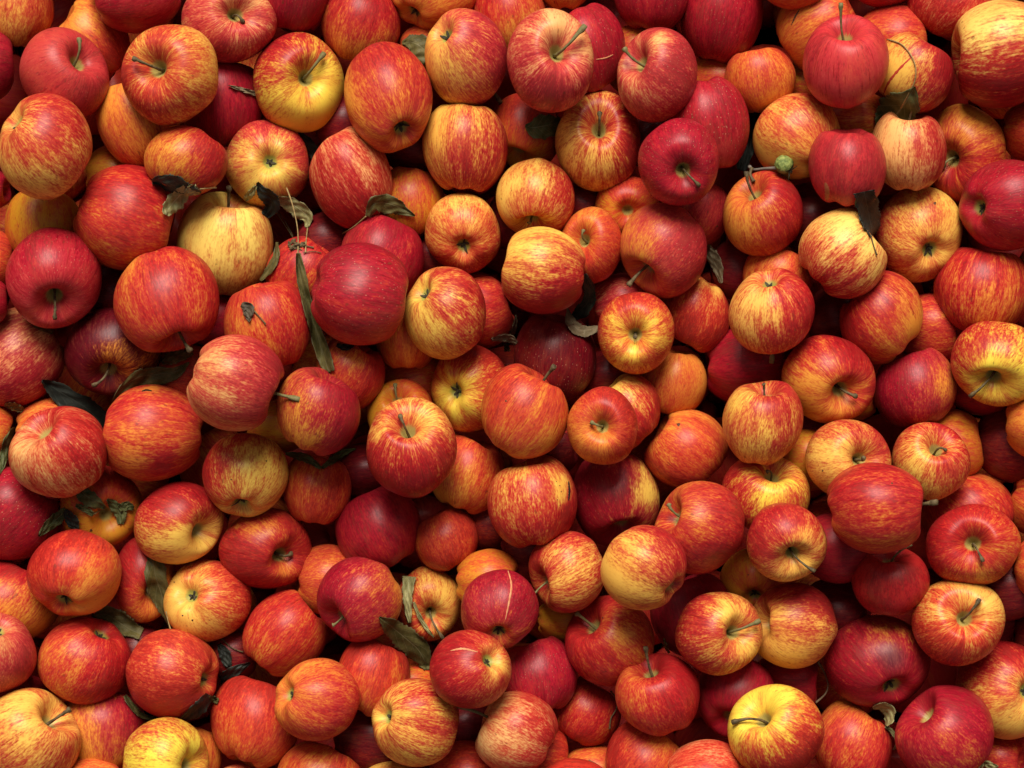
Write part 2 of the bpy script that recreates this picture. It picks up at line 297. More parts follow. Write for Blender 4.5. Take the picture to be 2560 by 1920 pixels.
# one line per apple: tile and box read from the photo, stacking level, stem or calyx, colours | label
APPLES = """
A1 -180 -260 395 350 1.6 N80 =Yr30 d0,45 | yellow apple with a red flank, cut by the photo's top corner beside a pink apple
A1 150 205 805 885 3.0 S600,420 t585,285 =pp70 d-20,20 v40 | rosy pink apple with a short upright stem in a pale hollow
A1 395 -10 960 620 1.5 N140 =Or72 d-30,50 e110 p620,190,200,-40 | shaded orange and red apple wedged behind the rosy pink stemmed apple
A1 660 -350 1340 245 2.5 N20 =pc82 d90,10 k60 v30 | crimson apple cut by the top edge above the apple with a slanting stem
A1 900 185 1615 930 3.2 S1120,500 t990,435 =Yr58 d200,35 k70 | yellow flushed red apple with a thin stem slanting from a green hollow
A1 1345 -140 2050 465 3.1 S1745,110 t1800,165 =Kp62 d-90,25 k80 | pink and cream streaked apple with its curled stem pointing at the viewer
A1 -330 200 100 760 2.0 N0 =pc85 d0,10 v30 | sliver of crimson apple at the edge above the big yellow calyx apple
A1 -10 690 680 1480 3.2 C130,920 =YR50 d70,25 k65 p60,800,130,-40 | large yellow orange apple with a green calyx in a deep side dimple
A1 715 585 1330 1260 1.7 N110 =Or22 d-60,25 e108 | dull ochre apple with a knobbed shoulder under the slanting stem apple
A1 1068 930 1690 1450 2.2 N60 =OR62 d20,35 k70 p1300,1130,180,-25 | orange apple with red streaks above the torn dark leaf
A2 -115 890 512 1545 2.9 C230,1200 =Yp48 d60,50 k60 p230,1180,200,-45 | pink rimmed apple showing an open calyx in a yellow green star
A1 1330 440 1960 1090 1.0 N90 =rc92 d0,15 | deep red apple in shade behind the yellow apple with a dark stem
A1 640 1060 1130 1540 0.4 N0 =MR10 d0,10 | mustard apple peeping through a gap beside the large yellow calyx apple
B1 545 -115 1312 672 2.6 N-20 =OR64 d60,25 k60 | broad red apple beside the torn leaves, yellowing towards its underside
B1 40 70 610 650 1.4 N90 =Mr8 d0,10 | plain mustard yellow apple tucked under the large yellow calyx apple
B1 -480 -110 80 240 1.8 N0 =rc92 d0,5 | dark crimson sliver at the edge below the large yellow calyx apple
B1 -420 330 110 900 2.1 N0 =Or45 d0,15 | orange apple mostly out of frame beside the crimson apple with the grey green hollow
B1 -560 690 48 1120 2.5 N0 =pc85 d0,10 | rounded crimson sliver of apple above the saddle shaped pink apple
B1 48 350 750 1100 3.0 S405,900 t403,1025 =pc66 d90,30 k70 v50 | crimson apple with its grey green stem hollow facing down
B1 1308 85 2022 862 3.2 S1690,150 t1695,55 =WR8 d-60,25 k45 p1690,120,150,45 | pale yellow apple with one thick upright stem beside dry leaves
B1 843 490 1622 1278 3.3 s1340,1210,78 t1410,1268 =OR68 d50,20 e106 k55 p950,600,160,-45 | big red apple with a lobed crown and its stem tucked underneath
B1 480 945 1190 1600 2.0 S800,1440 t690,1520 =Om92 d150,45 p830,1290,140,-42 | purple red apple with an orange patch and dry stem above a dark leaf
B1 -240 940 480 1685 2.2 N40 =Kc62 d-100,30 e112 k60 | pinkish red saddle shaped apple cut off at the edge
B2 -118 740 525 1440 2.6 N110 =OR66 d20,20 k60 p60,1030,120,-25 | orange red apple carrying a tiny torn dry leaf
C1 1383 -190 2106 530 3.4 s2095,285,92 t2215,294 =Kp66 d20,35 k60 p1560,30,160,-30 | pink and orange apple with a stalk sticking out sideways
B1 1350 800 1800 1250 0.6 N0 =Rc90 d0,10 | dark red apple deep behind the big lobed red apple
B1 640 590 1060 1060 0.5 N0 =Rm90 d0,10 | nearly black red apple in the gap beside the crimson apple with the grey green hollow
A2 98 240 772 980 3.2 S515,560 t622,395 =LR22 d120,75 k75 | half yellow half red apple with a dark stem leaning over its hollow
A2 100 -440 695 262 2.3 N80 =pc85 d-50,15 v20 | magenta red apple cut by the top edge between two stemmed apples
A2 600 -130 1192 490 1.6 N70 =OR62 d60,40 | dim orange red apple cut off by the top edge behind its neighbours
A2 1115 -330 1772 228 2.6 c1270,110,72 =Or25 d0,20 | ochre apple at the top edge with a black calyx on its lower side
A2 770 310 1426 1130 3.4 C1185,930 =OR52 d75,25 e114 k50 p800,680,120,-30 | tall orange apple with its calyx near the bottom
A2 1368 65 1985 800 3.0 C1545,285 t1940,775 =Yp52 d20,55 e106 k60 | orange apple blushing pink with a green calyx near its top
A3 -70 -160 492 425 1.9 N100 =OR40 d120,45 k80 | orange apple streaked red above the one with a slender diagonal stem
A2 1348 770 1986 1440 3.3 N85 =YR50 d-40,45 k85 p1480,980,180,-25 | round yellow apple flushed red, no ends showing, stacked on a smaller calyx apple
A2 512 935 1132 1705 2.9 N130 =KR66 d-100,30 e110 k70 | peach red egg shaped apple with a crease beside a dark leaf
A2 1180 160 1620 630 0.8 N0 =Or45 d0,10 | shadowed orange apple partly covered by a brown leaf near the top
A2 1020 1235 1520 1740 1.4 N90 =Mr28 d90,20 | small mustard orange apple half hidden under the curled olive leaf
A3 60 690 600 1265 1.2 S265,1140 =Mr52 d70,50 | dusky orange apple with a green leaf lying against it
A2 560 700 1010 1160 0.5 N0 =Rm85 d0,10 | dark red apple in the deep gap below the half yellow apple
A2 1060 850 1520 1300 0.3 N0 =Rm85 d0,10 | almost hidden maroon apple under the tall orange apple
A3 198 65 842 832 3.3 S575,370 t775,195 =Kp64 d-110,30 k85 p560,180,110,-55 p780,310,90,-35 | cream streaked red apple with a slender stem crossing its rim diagonally
A3 500 25 1076 700 2.2 N-70 =rc82 d45,15 v60 | crimson apple with a thin pale scratch behind the cream streaked apple
A3 380 -500 860 66 2.4 N90 =Or15 d0,10 | bright orange underside of an apple hanging into the top edge
A3 990 -360 1575 217 2.4 N90 =rc90 d90,10 v50 | dark crimson apple at the top edge above the shiny dimple apple
A3 1480 -250 2096 475 2.3 N80 =rc93 d60,8 v30 | large plain crimson apple beside the dark gap at the top
A3 1014 205 1611 906 3.1 s1130,420,62 t1068,358 =Kp82 d10,20 v60 p1330,300,85,-60 | glossy crimson apple with a short side stem and pale yellow patch
A3 1400 565 1996 1247 2.5 N-80 =pc84 d40,12 v80 p1850,1100,110,-25 | dull crimson speckled apple between the glossy crimson one and black dead leaves
A3 1169 875 1771 1522 3.2 S1505,1280 t1625,1375 =rc88 d100,12 v80 k60 | deep crimson freckled apple with its stem pointing downwards from a grey hollow
A3 554 670 1187 1417 3.3 S880,930 t885,835 =YR46 d20,50 k95 | striped yellow and red apple with its stubby stem dead centre
A3 118 1170 702 1765 3.0 s370,1680,68 t365,1640 =YR42 d-10,45 k65 p400,1330,130,-25 | golden yellow apple with a red side and its stem end turned down
A4 -25 355 502 835 2.0 N100 =Or30 d80,35 | small plain orange apple below the large plain crimson one
A3 930 180 1370 720 0.9 N0 =MR30 d0,10 | ochre apple glimpsed between crimson apples near the top
A3 1550 390 1960 820 0.8 N0 =Mr45 d0,10 | brownish orange apple in the shade under the large plain crimson apple
B3 850 -30 1330 425 1.3 S1090,230 =Mr52 d60,30 k80 | shaded streaky apple whose deep stem hollow faces down, above a crimson apple
B3 1400 -50 1850 497 1.5 N60 =Op78 d90,10 k50 | dusty pink red apple with a black pinhole, half hidden in shade
A3 600 1330 960 1710 0.5 N0 =Rm80 d0,10 | murky red apple below the striped apple with a central stem
A3 1050 800 1450 1250 0.9 N0 =rm88 d0,10 | dark red apple seen between the striped apple and freckled crimson apple
B3 590 198 1056 768 1.8 S755,430 t770,370 =Or52 d-60,35 k55 | shaded orange apple with a dark stem beside the golden yellow apple
B3 1033 170 1681 876 3.3 S1210,690 t1100,780 =Op60 d0,45 v60 k45 | large crimson apple fading to orange, stem dangling from its underside
B3 160 345 782 992 3.3 N175 =YR56 d-70,75 k60 e100 | barrel shaped apple, yellow above and red below
B3 250 990 862 1645 1.6 N80 =mm70 d0,15 v70 | deep purple maroon apple in a shadowed hollow
C3 8 25 656 732 3.3 s480,150,82 t550,48 =Or48 d100,30 k85 | orange apple with a stem behind its shoulder and a small dark nick
B3 870 830 1441 1440 3.4 S1145,1165 t1150,1160 =Lr70 d100,20 k70 p1010,1060,130,-30 p1270,1080,160,-45 p1120,1300,120,-35 | red apple with a yellow star around a stemless pinhole
B3 815 690 1300 1130 2.0 N20 =Kp72 d90,10 k90 | small pinkish streaked apple behind the yellow star apple
B3 1320 690 1851 1280 2.4 c1690,740,85 =Yr82 d-100,15 k45 p1760,790,70,-75 p1640,710,70,-60 | shaded red apple with a pale yellow crown
B4 4 650 641 1290 3.2 c285,705,70 t325,1358 =YR56 d0,50 k90 p245,880,75,-55 p350,1010,70,-35 | boldly striped apple with yellow bands running down from its crown
B3 1660 1070 2265 1665 1.2 N0 =Rc93 d0,8 | broad dark crimson apple in shade beneath the boldly striped apple
B3 1180 1255 1681 1735 1.8 c1460,1290,82 =Or18 d180,25 e112 k50 | amber orange apple with its dark calyx pressed under the red apple
C3 800 95 1336 672 2.3 N130 =YR50 d-20,45 k70 p960,140,120,-35 | orange pink apple overlapped by the one with a thin green ringed stem
C3 643 195 1167 776 3.2 S900,500 t820,460 =Or58 d40,50 k60 p900,520,130,-45 | red and amber apple with a thin bent stem in an olive hollow
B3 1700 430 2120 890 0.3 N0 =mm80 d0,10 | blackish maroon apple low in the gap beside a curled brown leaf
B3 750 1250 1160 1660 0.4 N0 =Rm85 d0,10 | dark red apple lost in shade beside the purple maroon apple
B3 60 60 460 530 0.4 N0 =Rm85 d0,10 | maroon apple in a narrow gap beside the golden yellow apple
A4 555 110 1190 802 3.3 s845,175,70 t833,30 =pp64 d120,20 k85 | rose red apple with dark flecks and a tall thin stem
A4 356 -100 1032 565 2.2 N30 =Or30 d20,30 k75 | orange apple scratched on one side behind the tall stemmed rose apple
A4 220 -520 770 70 2.6 N0 =Or50 d0,20 | tip of an orange apple touching the top edge above the scratched apple
A4 890 -470 1410 56 2.6 N0 =pc82 d0,10 | thin crimson curve of apple at the top edge beside the tall stem
A4 950 30 1470 550 1.2 N0 =OR50 d0,10 | dim brown orange apple in shade behind the tall stemmed rose apple
A4 1325 -270 2000 302 2.5 N60 =KR72 d150,15 k70 | red apple with pale streaks cut by the top edge beside a huge yellow apple
A4 1656 0 2430 803 3.2 N190 =WR66 d-80,55 k85 e100 p1950,150,260,-30 | huge pale yellow apple with a red underside at the top corner
A4 1090 240 1668 840 2.6 N60 =YR50 d0,65 k60 p1250,560,130,-30 | apple with a pale yellow face split by one thin red stripe
A4 184 690 832 1328 2.7 c690,1190,72 =Yr24 d70,35 k65 | mustard yellow apple with faint red flecks beside the tiny green fruitlet
A4 595 950 1171 1548 3.2 N80 =Rp88 d90,10 k15 | smooth coral red apple with a brown scuff down one side
A4 1053 820 1616 1412 3.0 s1350,800,84 t1412,738 =KR38 d20,45 k75 p1270,950,150,-30 | peach coloured apple with a curved pale stem touching the green leaf
A4 1440 770 2052 1512 2.0 S1640,1190 t1602,1226 =OR50 d-100,50 k95 | orange streaked apple with a cut stem showing its pale end
A4 2044 720 2620 1235 2.4 N0 =Or70 d0,10 | vermilion sliver of apple at the edge above the glossy crimson one
B4 1714 -152 2440 527 3.0 c1800,195,58 =rc90 d60,15 v50 k30 | glossy crimson apple with its calyx turned away from the edge
B4 -37 -70 557 566 3.2 s150,5,66 t135,-60 =OR52 d10,65 k70 | orange and red apple topped by the forked twig of the green fruitlet
A4 670 670 1170 1090 1.3 N0 =Or35 d90,20 | shaded orange apple under the tall stemmed rose apple
A4 410 430 720 810 0.6 N0 =MR40 d0,10 | dark orange apple in the crack beside the mustard flecked apple
B4 370 10 870 570 0.6 N0 =Rm80 d0,10 | very dark red apple beneath the smooth coral apple
B4 523 205 1177 882 3.3 N45 =WR36 d-120,40 k95 p850,290,150,-25 | yellow striped apple with a black rolled leaf resting on its rim
B4 1090 45 1731 760 3.0 C1500,515 =YR30 d200,25 k35 | russet yellow apple with a star shaped calyx and a brown spot
B4 1525 495 2235 1142 2.6 N80 =OR62 d120,20 k110 | dark red apple with bold vertical stripes and a dented top
B4 828 670 1442 1367 3.0 s970,830,88 =OR56 d150,40 k75 p1380,1080,120,-50 | orange red apple with a puckered navel and a yellow cheek
C4 398 -187 1091 472 3.1 S850,235 t947,268 =OR48 d70,55 k95 p560,250,200,-25 | orange apple with red streaks and a squat green stem low down
B4 110 470 625 970 1.4 N60 =Or48 d0,15 k70 | shaded orange apple between the boldly striped apple and the twig topped one
C4 1080 -90 1692 502 2.2 N100 =Oc84 d170,30 v30 p1600,150,140,-40 | dim crimson apple with an orange shoulder behind the long thin stemmed one
C4 1654 -290 2345 345 3.1 S1950,160 t1795,268 =LR50 d150,35 k55 p1950,60,130,-55 p1900,220,140,-30 p2150,200,130,-25 | red and yellow apple with a long thin stem lying across it
B4 1240 840 1710 1360 1.0 N0 =OR60 d0,10 | shadowed red orange apple beneath the striped dented apple
B4 590 770 1010 1260 0.4 N0 =mm75 d0,10 | black red apple in the gap beside the puckered navel apple
B4 2163 430 2720 860 3.0 N0 =Or28 d0,10 | orange sliver of apple at the edge beside the striped dented apple
C1 70 340 792 1022 3.2 s250,420,72 =KR58 d40,40 k90 p140,640,110,-40 | orange apple striped red with a pinched dimple at its top corner
C1 768 180 1507 900 3.3 N175 =OR46 d90,10 k70 p1200,750,120,50 p980,730,100,-20 p1130,215,60,-50 | big orange apple with a dark red blotch on its lower side
C1 1499 540 2136 1165 3.45 c1800,1080,70 h75 =YR48 d150,40 k60 p1880,700,180,-25 | yellow orange apple with its calyx under the lower rim and two specks
C1 995 900 1656 1512 3.1 S1500,1290 =YR58 d100,60 k60 p1400,1330,190,-30 | red shouldered apple running to clear yellow around an empty dimple
C2 -157 1095 531 1692 3.0 S320,1460 t378,1432 =OR76 d-100,15 k60 p330,1560,90,-55 p210,1250,70,-35 p90,1260,70,-35 | ruddy apple with yellow dapples and a pale green stem hollow
C1 -270 790 462 1485 2.2 N45 =rc86 d60,12 v70 | freckled crimson apple cut off at the edge below the striped orange apple
C1 450 780 1055 1392 1.5 S800,1150 =Mr42 d90,50 p780,1230,170,-35 | shaded orange apple with a green hollow under two crumpled leaves
D1 203 -112 896 532 3.2 c460,455,68 =Or62 d140,60 k60 p700,400,200,-20 | rosy apple turning gold on one side with its calyx tucked under
D1 -330 120 450 740 2.1 N60 =OR48 d100,70 k60 p20,290,90,-35 | banded red and gold apple lying under the rosy gold one
C1 -400 300 92 760 2.3 N0 =Or35 d0,10 | orange sliver of apple at the edge below the saddle shaped apple
C1 120 280 600 770 1.4 N0 =Or42 d0,10 | small orange crescent of apple above the pinched striped one
D1 840 -60 1300 582 1.6 S1130,370 =OR62 d120,60 | shaded red and gold apple behind the long olive leaf
C1 1150 -120 1610 410 1.2 N0 =Or65 d0,10 | red orange apple squeezed between the olive leaf and the sideways stalk apple
D1 -440 495 268 1110 2.8 c-20,655,55 =Kp74 d-60,20 k40 p30,750,110,-30 | coral red apple with a soft highlight cut off at the edge
C2 268 50 892 712 3.0 s690,115,84 =Oc68 d0,45 k60 p500,590,90,-40 | two tone red apple propping the end of the long rolled leaf
C2 50 290 510 690 0.7 N0 =Mr12 d0,10 | olive yellow apple deep under the sideways stalk apple
B2 560 1140 1076 1710 1.7 N60 =OR68 d0,35 p850,1320,120,-30 | shaded red orange apple below the big crimson streaked one
B2 390 1150 860 1610 1.2 N0 =Or30 d0,10 | ochre apple behind the lower end of the rolled leaf
B2 523 460 1246 1225 3.3 N-10 =rc86 d110,25 k70 v60 p700,1180,200,-20 p1160,1140,120,-20 | big crimson apple with dark sideways streaks and pale freckles
B2 745 255 1366 890 2.5 N70 =Oc78 d40,35 k45 v20 | red apple under the curled olive leaf with a spotted cheek
B2 190 415 760 970 2.0 N60 =OR72 d90,10 k60 | brick red apple lying beneath the stalks and dry spur
B2 1368 95 1932 697 3.1 C1640,495 =Yr52 d-90,35 k60 p1640,350,170,-10 p1640,600,70,-25 | round orange apple with a grey green calyx facing the viewer
B2 1213 640 1822 1332 3.3 C1365,850 =YR44 d45,40 k75 p1310,800,110,-50 | yellow orange apple with a small black calyx and red specks
B2 1470 690 2042 1255 1.9 N20 =OR66 d90,10 k50 | brick orange apple behind the yellow one with a black calyx
B2 1000 880 1482 1405 1.8 N90 =Or35 d0,20 | shaded amber apple below the big crimson streaked apple
C2 942 140 1432 645 1.7 S1160,285 t1150,178 =Mr20 d20,35 | dull gold apple with a thin upright stem behind the large red stemmed apple
C2 1413 -130 2002 537 2.2 C1610,230 t1835,-110 =Lr72 d60,35 p1600,240,170,-75 | shaded red apple with a yellow ring round its calyx
B2 410 230 870 730 0.8 N0 =Rm85 d0,10 | dark red apple in the hollow under the hanging pale leaf
B2 1050 1240 1560 1760 0.7 N0 =Mr50 d0,10 | dim brown orange apple in the gap above the dull gold apple
B2 1240 390 1610 760 0.4 N0 =Rm80 d0,10 | maroon apple glimpsed beside the round orange calyx apple
C2 936 275 1608 1022 3.5 S1240,490 t1185,415 =YR78 d-95,45 k75 p1370,490,120,-55 p1020,560,70,-30 | large dark red apple with a short stem in a bright yellow hollow
C2 1400 545 1962 1142 1.8 N70 =Or42 d30,40 k70 | shaded orange apple with red streaks beside the large dark red apple
C2 318 690 826 1222 1.9 N80 =Or64 d0,15 k65 | orange red apple topped by a torn green leaf edge
C2 704 920 1340 1582 2.4 N120 =rc86 d110,15 k55 p1310,1150,40,-40 | dark red oval apple resting below the large red stemmed apple
C2 1290 1070 1766 1572 1.5 N110 =Or70 d0,15 k40 | dusky red orange apple touching the dark red oval one
C3 53 700 722 1392 3.4 N100 =YR70 d-60,15 k60 p610,910,85,-75 p600,1010,60,-60 p310,830,100,-25 | mottled red apple with a yellow split cheek and black crack
C2 1640 990 2060 1410 0.6 N0 =Rm55 d0,10 | brown red apple deep beneath the split cheeked apple
D2 410 0 905 530 1.4 N0 =Or50 d0,10 | dim orange apple with a tiny pale nick behind two redder ones
D2 1600 35 2085 505 1.3 N0 =Mr25 d0,10 | ochre apple in shade above the scarred red apple
C3 145 1170 645 1650 1.2 N0 =Rm70 d0,10 | dark wine apple beneath the split cheeked apple
C2 690 610 1160 1010 0.4 N0 =Rm90 d0,10 | hidden black red apple beside the torn green leaf
C3 340 420 730 860 1.0 N0 =rm80 d0,10 | wine red apple between the nicked orange and olive hollow apples
D2 568 95 1202 727 3.1 S735,560 t688,598 =Oc80 d180,35 k45 p1150,280,100,-45 v40 | magenta red apple with a brownish shoulder, stem tucked low
D2 1150 158 1642 722 2.0 S1420,530 t1507,702 =Yr46 d200,35 k75 p1490,330,110,-25 | shaded orange apple with a long curved green stem
D3 -142 188 438 777 2.6 C148,640 =Oc80 d60,25 k40 v40 p150,660,80,-30 | red apple with a long pale scar running down to its calyx
D2 1403 635 2012 1217 3.2 C1845,860 =YR86 d180,25 k20 p1900,900,100,-50 p1870,760,60,-25 | bright glossy red apple with a dark calyx in a pale dimple
D2 18 338 652 982 3.1 N50 =OR60 d100,15 k75 e106 | orange red mottled apple with a dented shoulder, no ends showing
D2 257 845 888 1457 3.4 c320,1080,66 =OR46 d-30,35 k12 | smooth satin orange apple with a yellow calyx dimple at one side
D2 720 690 1262 1290 2.2 N70 =Or62 d90,45 k75 | red over gold apple overlapped by a dark folded leaf
D2 974 995 1623 1647 3.4 c1075,1285,66 =YR50 d40,30 k85 p1500,1260,130,-20 p1040,1290,70,-40 | yellow orange freckled apple with a spiky calyx in its side dimple
D1 1558 975 2225 1662 2.7 N70 =Or68 d90,35 k50 | tall orange red apple behind the smooth satin orange one
D2 270 1460 905 2010 2.9 N60 =Or48 d0,15 k80 | orange apple with red flecks rising from the bottom edge
D2 690 1170 1260 1730 1.2 N0 =Rm75 d0,10 | dark wine red apple between satin orange and freckled apples
D3 -37 1090 582 1705 3.3 s15,1260,86 t-170,1195 =KR44 d0,30 k80 p150,1180,130,-25 | peach orange lumpy apple with a dried spur sticking out
D2 1040 840 1490 1310 0.9 N0 =Mr45 d0,10 | brown ochre apple under the tip of the dark folded leaf
D2 1490 1140 1860 1570 0.6 N0 =Rm90 d0,10 | maroon apple in the gap below the bright glossy red apple
D2 1400 1458 1935 2010 1.9 N0 =Or72 d0,10 k50 | vermilion apple at the bottom edge beside the spiky calyx apple
D2 900 1603 1310 2010 2.5 N0 =Yr12 d0,10 | pale yellow cap of an apple at the bottom edge
D1 283 535 977 1187 3.2 c770,640,72 =OR76 d10,35 k55 v30 p380,800,120,-20 | ruddy round apple with a dried calyx tuft near its top
D1 935 630 1622 1288 2.9 C1500,1010 =Yr92 d-90,20 k20 p1540,1060,80,-50 | waxy dark red apple with a calyx at its side and leaf scraps below
D1 1213 115 1862 727 3.3 C1415,385 =Yr36 d30,50 k70 p1330,350,140,-30 | amber apple with brown dots and a dark green calyx
D1 -175 1068 598 1800 3.2 s480,1250,66 t510,1232 =YR34 d-60,15 k75 p220,1210,130,-25 | creamy apple with a stem stub in a notch near the bottom corner
D1 420 1085 1077 1705 2.0 N90 =Oc36 d30,60 k40 | ochre apple with a crimson shoulder beneath the ruddy round apple
D1 913 1285 1548 1965 3.2 s1420,1650,62 =LR18 d90,35 k70 p1250,1530,200,-20 | bright lemon yellow apple with thin red streaks at the bottom edge
D1 1140 1335 1642 1860 2.0 N80 =Or22 d0,20 k60 | ochre apple peeping out behind the bright lemon yellow one
D1 440 1573 905 2000 2.4 N0 =Or42 d0,20 k50 | orange cap of an apple at the bottom edge beside the creamy one
D1 1600 1630 1950 1960 3.0 N0 =KR62 d0,10 | tiny rosy cap of an apple at the bottom edge
D1 -110 965 375 1410 1.4 N0 =Rc70 d0,10 | dark red apple beneath the coral red apple at the edge
D1 850 590 1210 1010 0.6 N0 =Rm85 d0,10 | dark red apple behind the wide veined leaf
D1 1540 630 1910 1010 0.4 N0 =Rm70 d0,10 | dim maroon apple in the dark hollow with dead leaves
D3 358 -100 932 510 3.2 S475,300 t333,497 =YR64 d150,15 k75 p640,150,160,-25 p560,300,60,-25 | orange red apple with a long stem hanging over the scarred one
D3 893 -142 1532 490 3.4 C1400,320 =YR48 d30,50 k70 p1120,80,170,-25 p1000,250,130,-20 | golden apple with a red shoulder and open calyx at one side
D3 628 380 1292 1052 2.8 s780,550,68 t712,512 =OR72 d160,25 k55 p1060,680,90,-45 p900,530,70,-30 | dark red apple with pinholes, a gold streak and knobbed stem
D3 1000 810 1630 1422 3.1 s1235,865,72 t1228,765 =OR80 d20,40 k25 p1100,950,80,-30 | plump red apple with a thin stem in a notched top
D3 140 683 724 1265 2.3 N100 =Rc78 d0,10 k25 v50 | plain crimson apple touching the bright glossy red one
D3 1443 355 2092 972 3.4 S1910,660 t2068,568 =YR58 d180,25 k65 p1840,510,110,-45 p1960,780,90,-45 | red and yellow apple with a dark stem leaning out of its hollow
D3 1260 212 1890 835 2.0 N110 =Rc84 d120,10 | wine red apple behind the one with a dark leaning stem
D3 425 390 860 745 1.5 N0 =Mr12 d0,10 | mustard wedge of apple between red ones and the knobbed stem
D3 525 980 1045 1498 1.5 N60 =OR76 d0,10 k40 | shaded brick red apple below the pinholed dark red one
D3 928 1295 1515 1940 2.6 N50 =Or64 d180,40 k40 | red orange apple with a gold side below the plump notched one
D3 1600 815 2190 1452 1.9 S1830,1310 =Rc90 d90,10 | shaded crimson apple with a hollow hidden behind the lemon cheeked apple
D3 1388 1448 1965 2010 3.0 N0 =Kr62 d0,10 k55 | salmon orange apple rising from the bottom edge
D3 430 1588 945 2010 2.9 N0 =Rr82 d0,10 k50 | scarlet cap of an apple at the bottom edge
D3 150 1320 664 1860 2.4 N0 =Or70 d0,10 | red flank of an apple behind the lumpy peach one
D3 600 1488 1110 1960 1.7 N0 =Or50 d0,10 | dusty orange apple with a dry twiglet at the bottom edge
C3 1209 360 1838 952 3.0 s1300,480,84 =Or56 d-90,15 k60 p1440,430,110,-25 | orange apple with one dark bruise spot near its dented end
C3 680 645 1332 1392 2.3 S1050,1240 =Yc92 d190,30 v30 p1240,990,90,-80 p1200,800,80,-40 | maroon apple with a yellow patch and its stem hollow below
C3 1285 895 1962 1587 3.0 s1360,1120,70 t1402,1068 =OR74 d-60,25 k50 p1600,1220,150,-20 | rusty red apple with a stubby stem in its side hollow
C4 -42 150 557 780 3.3 S275,235 t262,178 =YR54 d30,30 k60 p60,330,150,-25 p290,480,100,-20 | rosy apple with an upright stem centred in a pale green hollow
C4 -45 690 607 1275 2.4 S340,830 t285,832 =LR66 d180,25 k60 p320,990,140,-50 p450,860,80,-20 | red apple with a yellow cheek tucked under the rosy upright stem apple
C4 573 440 1207 1035 2.9 S1010,740 t998,725 =YR34 d60,40 k65 p860,620,140,-25 | golden apple with a stubby stem partly covered by a ribbed red one
C4 735 758 1440 1437 3.5 s1405,1062,88 t1540,1052 =OR74 d90,15 k60 e98 | ribbed red apple on its side with a stem poking out
C4 1218 460 1791 1042 3.2 S1560,650 t1612,672 =YR56 d60,40 k75 p1400,680,140,-30 p1600,560,90,-25 | cream and red apple with a small bent stem in a wide green hollow
C4 1340 355 1886 905 1.9 N0 =Mr22 d0,10 k30 | ochre crescent of apple behind the cream and red one
C4 138 1058 732 1642 3.3 S490,1460 t640,1562 =YR62 d120,35 k60 p540,1290,80,-45 p520,1530,130,-30 | speckled red apple with a thick stem pointing out of a yellow base
C4 1468 1065 2162 1668 3.2 S1830,1360 t1885,1492 =OR72 d140,30 k65 p1850,1580,120,-25 | red apple streaked gold with a long stem hanging towards the amber one
C4 1420 828 2122 1420 2.3 N-45 =OR72 d-90,15 k60 | wrinkled dull red apple behind the gold streaked one
D4 913 5 1492 532 2.7 S1195,105 t1360,5 =RR82 d-90,10 k25 | satin red apple with its green stem hollow hidden under the ribbed one
C4 1845 325 2360 910 1.3 N0 =Rm75 d0,10 | dark red apple in deep shade near the edge
C4 2062 205 2560 745 2.9 N0 =Or18 d0,10 k40 | gold apple cut off at the edge above the orange streaked one
C4 2062 800 2570 1315 2.5 N-20 =Or52 d0,10 k95 | orange streaked apple cut off at the edge beside the wrinkled one
C4 1610 -60 2130 412 1.7 N0 =Rc82 d0,10 | dark red apple under the long thin stemmed apple
C4 550 1120 1065 1655 1.4 N0 =Rc78 d0,10 | shaded deep red apple under the ribbed side lying one
C4 570 1030 1010 1430 1.2 N0 =OR62 d0,10 | small dim orange apple beside the thick stemmed speckled one
C4 -60 1385 465 1860 1.5 C200,1730 =Mr22 d0,20 | olive ochre apple in shade with a dark calyx and one dot
C4 370 510 810 970 0.8 N0 =Mr20 d0,10 | brown ochre apple beside the golden stubby stem one
C4 470 370 870 770 0.6 N0 =Rm75 d0,10 | dark red apple under the streaked apple with a squat stem
C4 670 110 1095 475 1.3 N0 =Mr40 d0,10 | dim orange sliver of apple under the squat stem apple
D4 148 285 811 922 3.0 s250,580,68 h45 =YR40 d70,55 k60 p350,500,140,-20 | golden apple with a red top overlapped by the dark leaning stem apple
D4 550 240 1060 730 0.9 N0 =Rm80 d0,10 | maroon apple in the gap between golden and satin red apples
D4 712 525 1495 1205 2.4 C1220,1030 =Oc88 d-120,20 p1130,650,120,-25 b1215,835,105 | big dark wine apple with a greyish bruise above its calyx
D4 1363 255 2047 902 3.4 S1770,560 t1862,408 =Yr52 d-110,45 k95 p1800,340,140,-30 | amber apple with red rays and a thick stem standing up
D4 1690 718 2410 1445 2.4 C2210,1080 =YR44 d110,65 k60 | orange apple with a red top cut off at the edge, calyx at the edge
D4 1238 1045 1965 1760 3.3 s1370,1150,74 =Oc86 d70,20 k45 p1600,1390,110,-25 p1780,1550,100,-15 | crimson apple with faint gold stripes and a peeling dent
D4 630 1138 1213 1810 2.8 N60 =OR56 d-50,30 k70 p920,1230,140,-25 | orange red apple between the lemon cheeked one and the crimson dented one
D4 -3 1040 712 1722 3.4 S230,1290 t35,1325 =Lr52 d-50,70 k60 p330,1180,140,-35 p380,1380,130,-30 | red apple with a vivid lemon cheek and a withered sideways stem
D4 190 790 670 1260 1.2 N0 =Rc82 d0,10 | shaded red apple in the gap above the lemon cheeked one
D4 1790 40 2310 570 0.9 N0 =Rm80 d0,10 | dark red apple beneath the gold streaked hanging stem apple
D4 1690 290 2125 810 0.7 N0 =Rm70 d0,10 | very dark red apple behind the amber rayed one
D4 2105 430 2610 910 1.4 N0 =Rm70 d0,10 | dark red sliver of apple at the edge beyond the amber rayed one
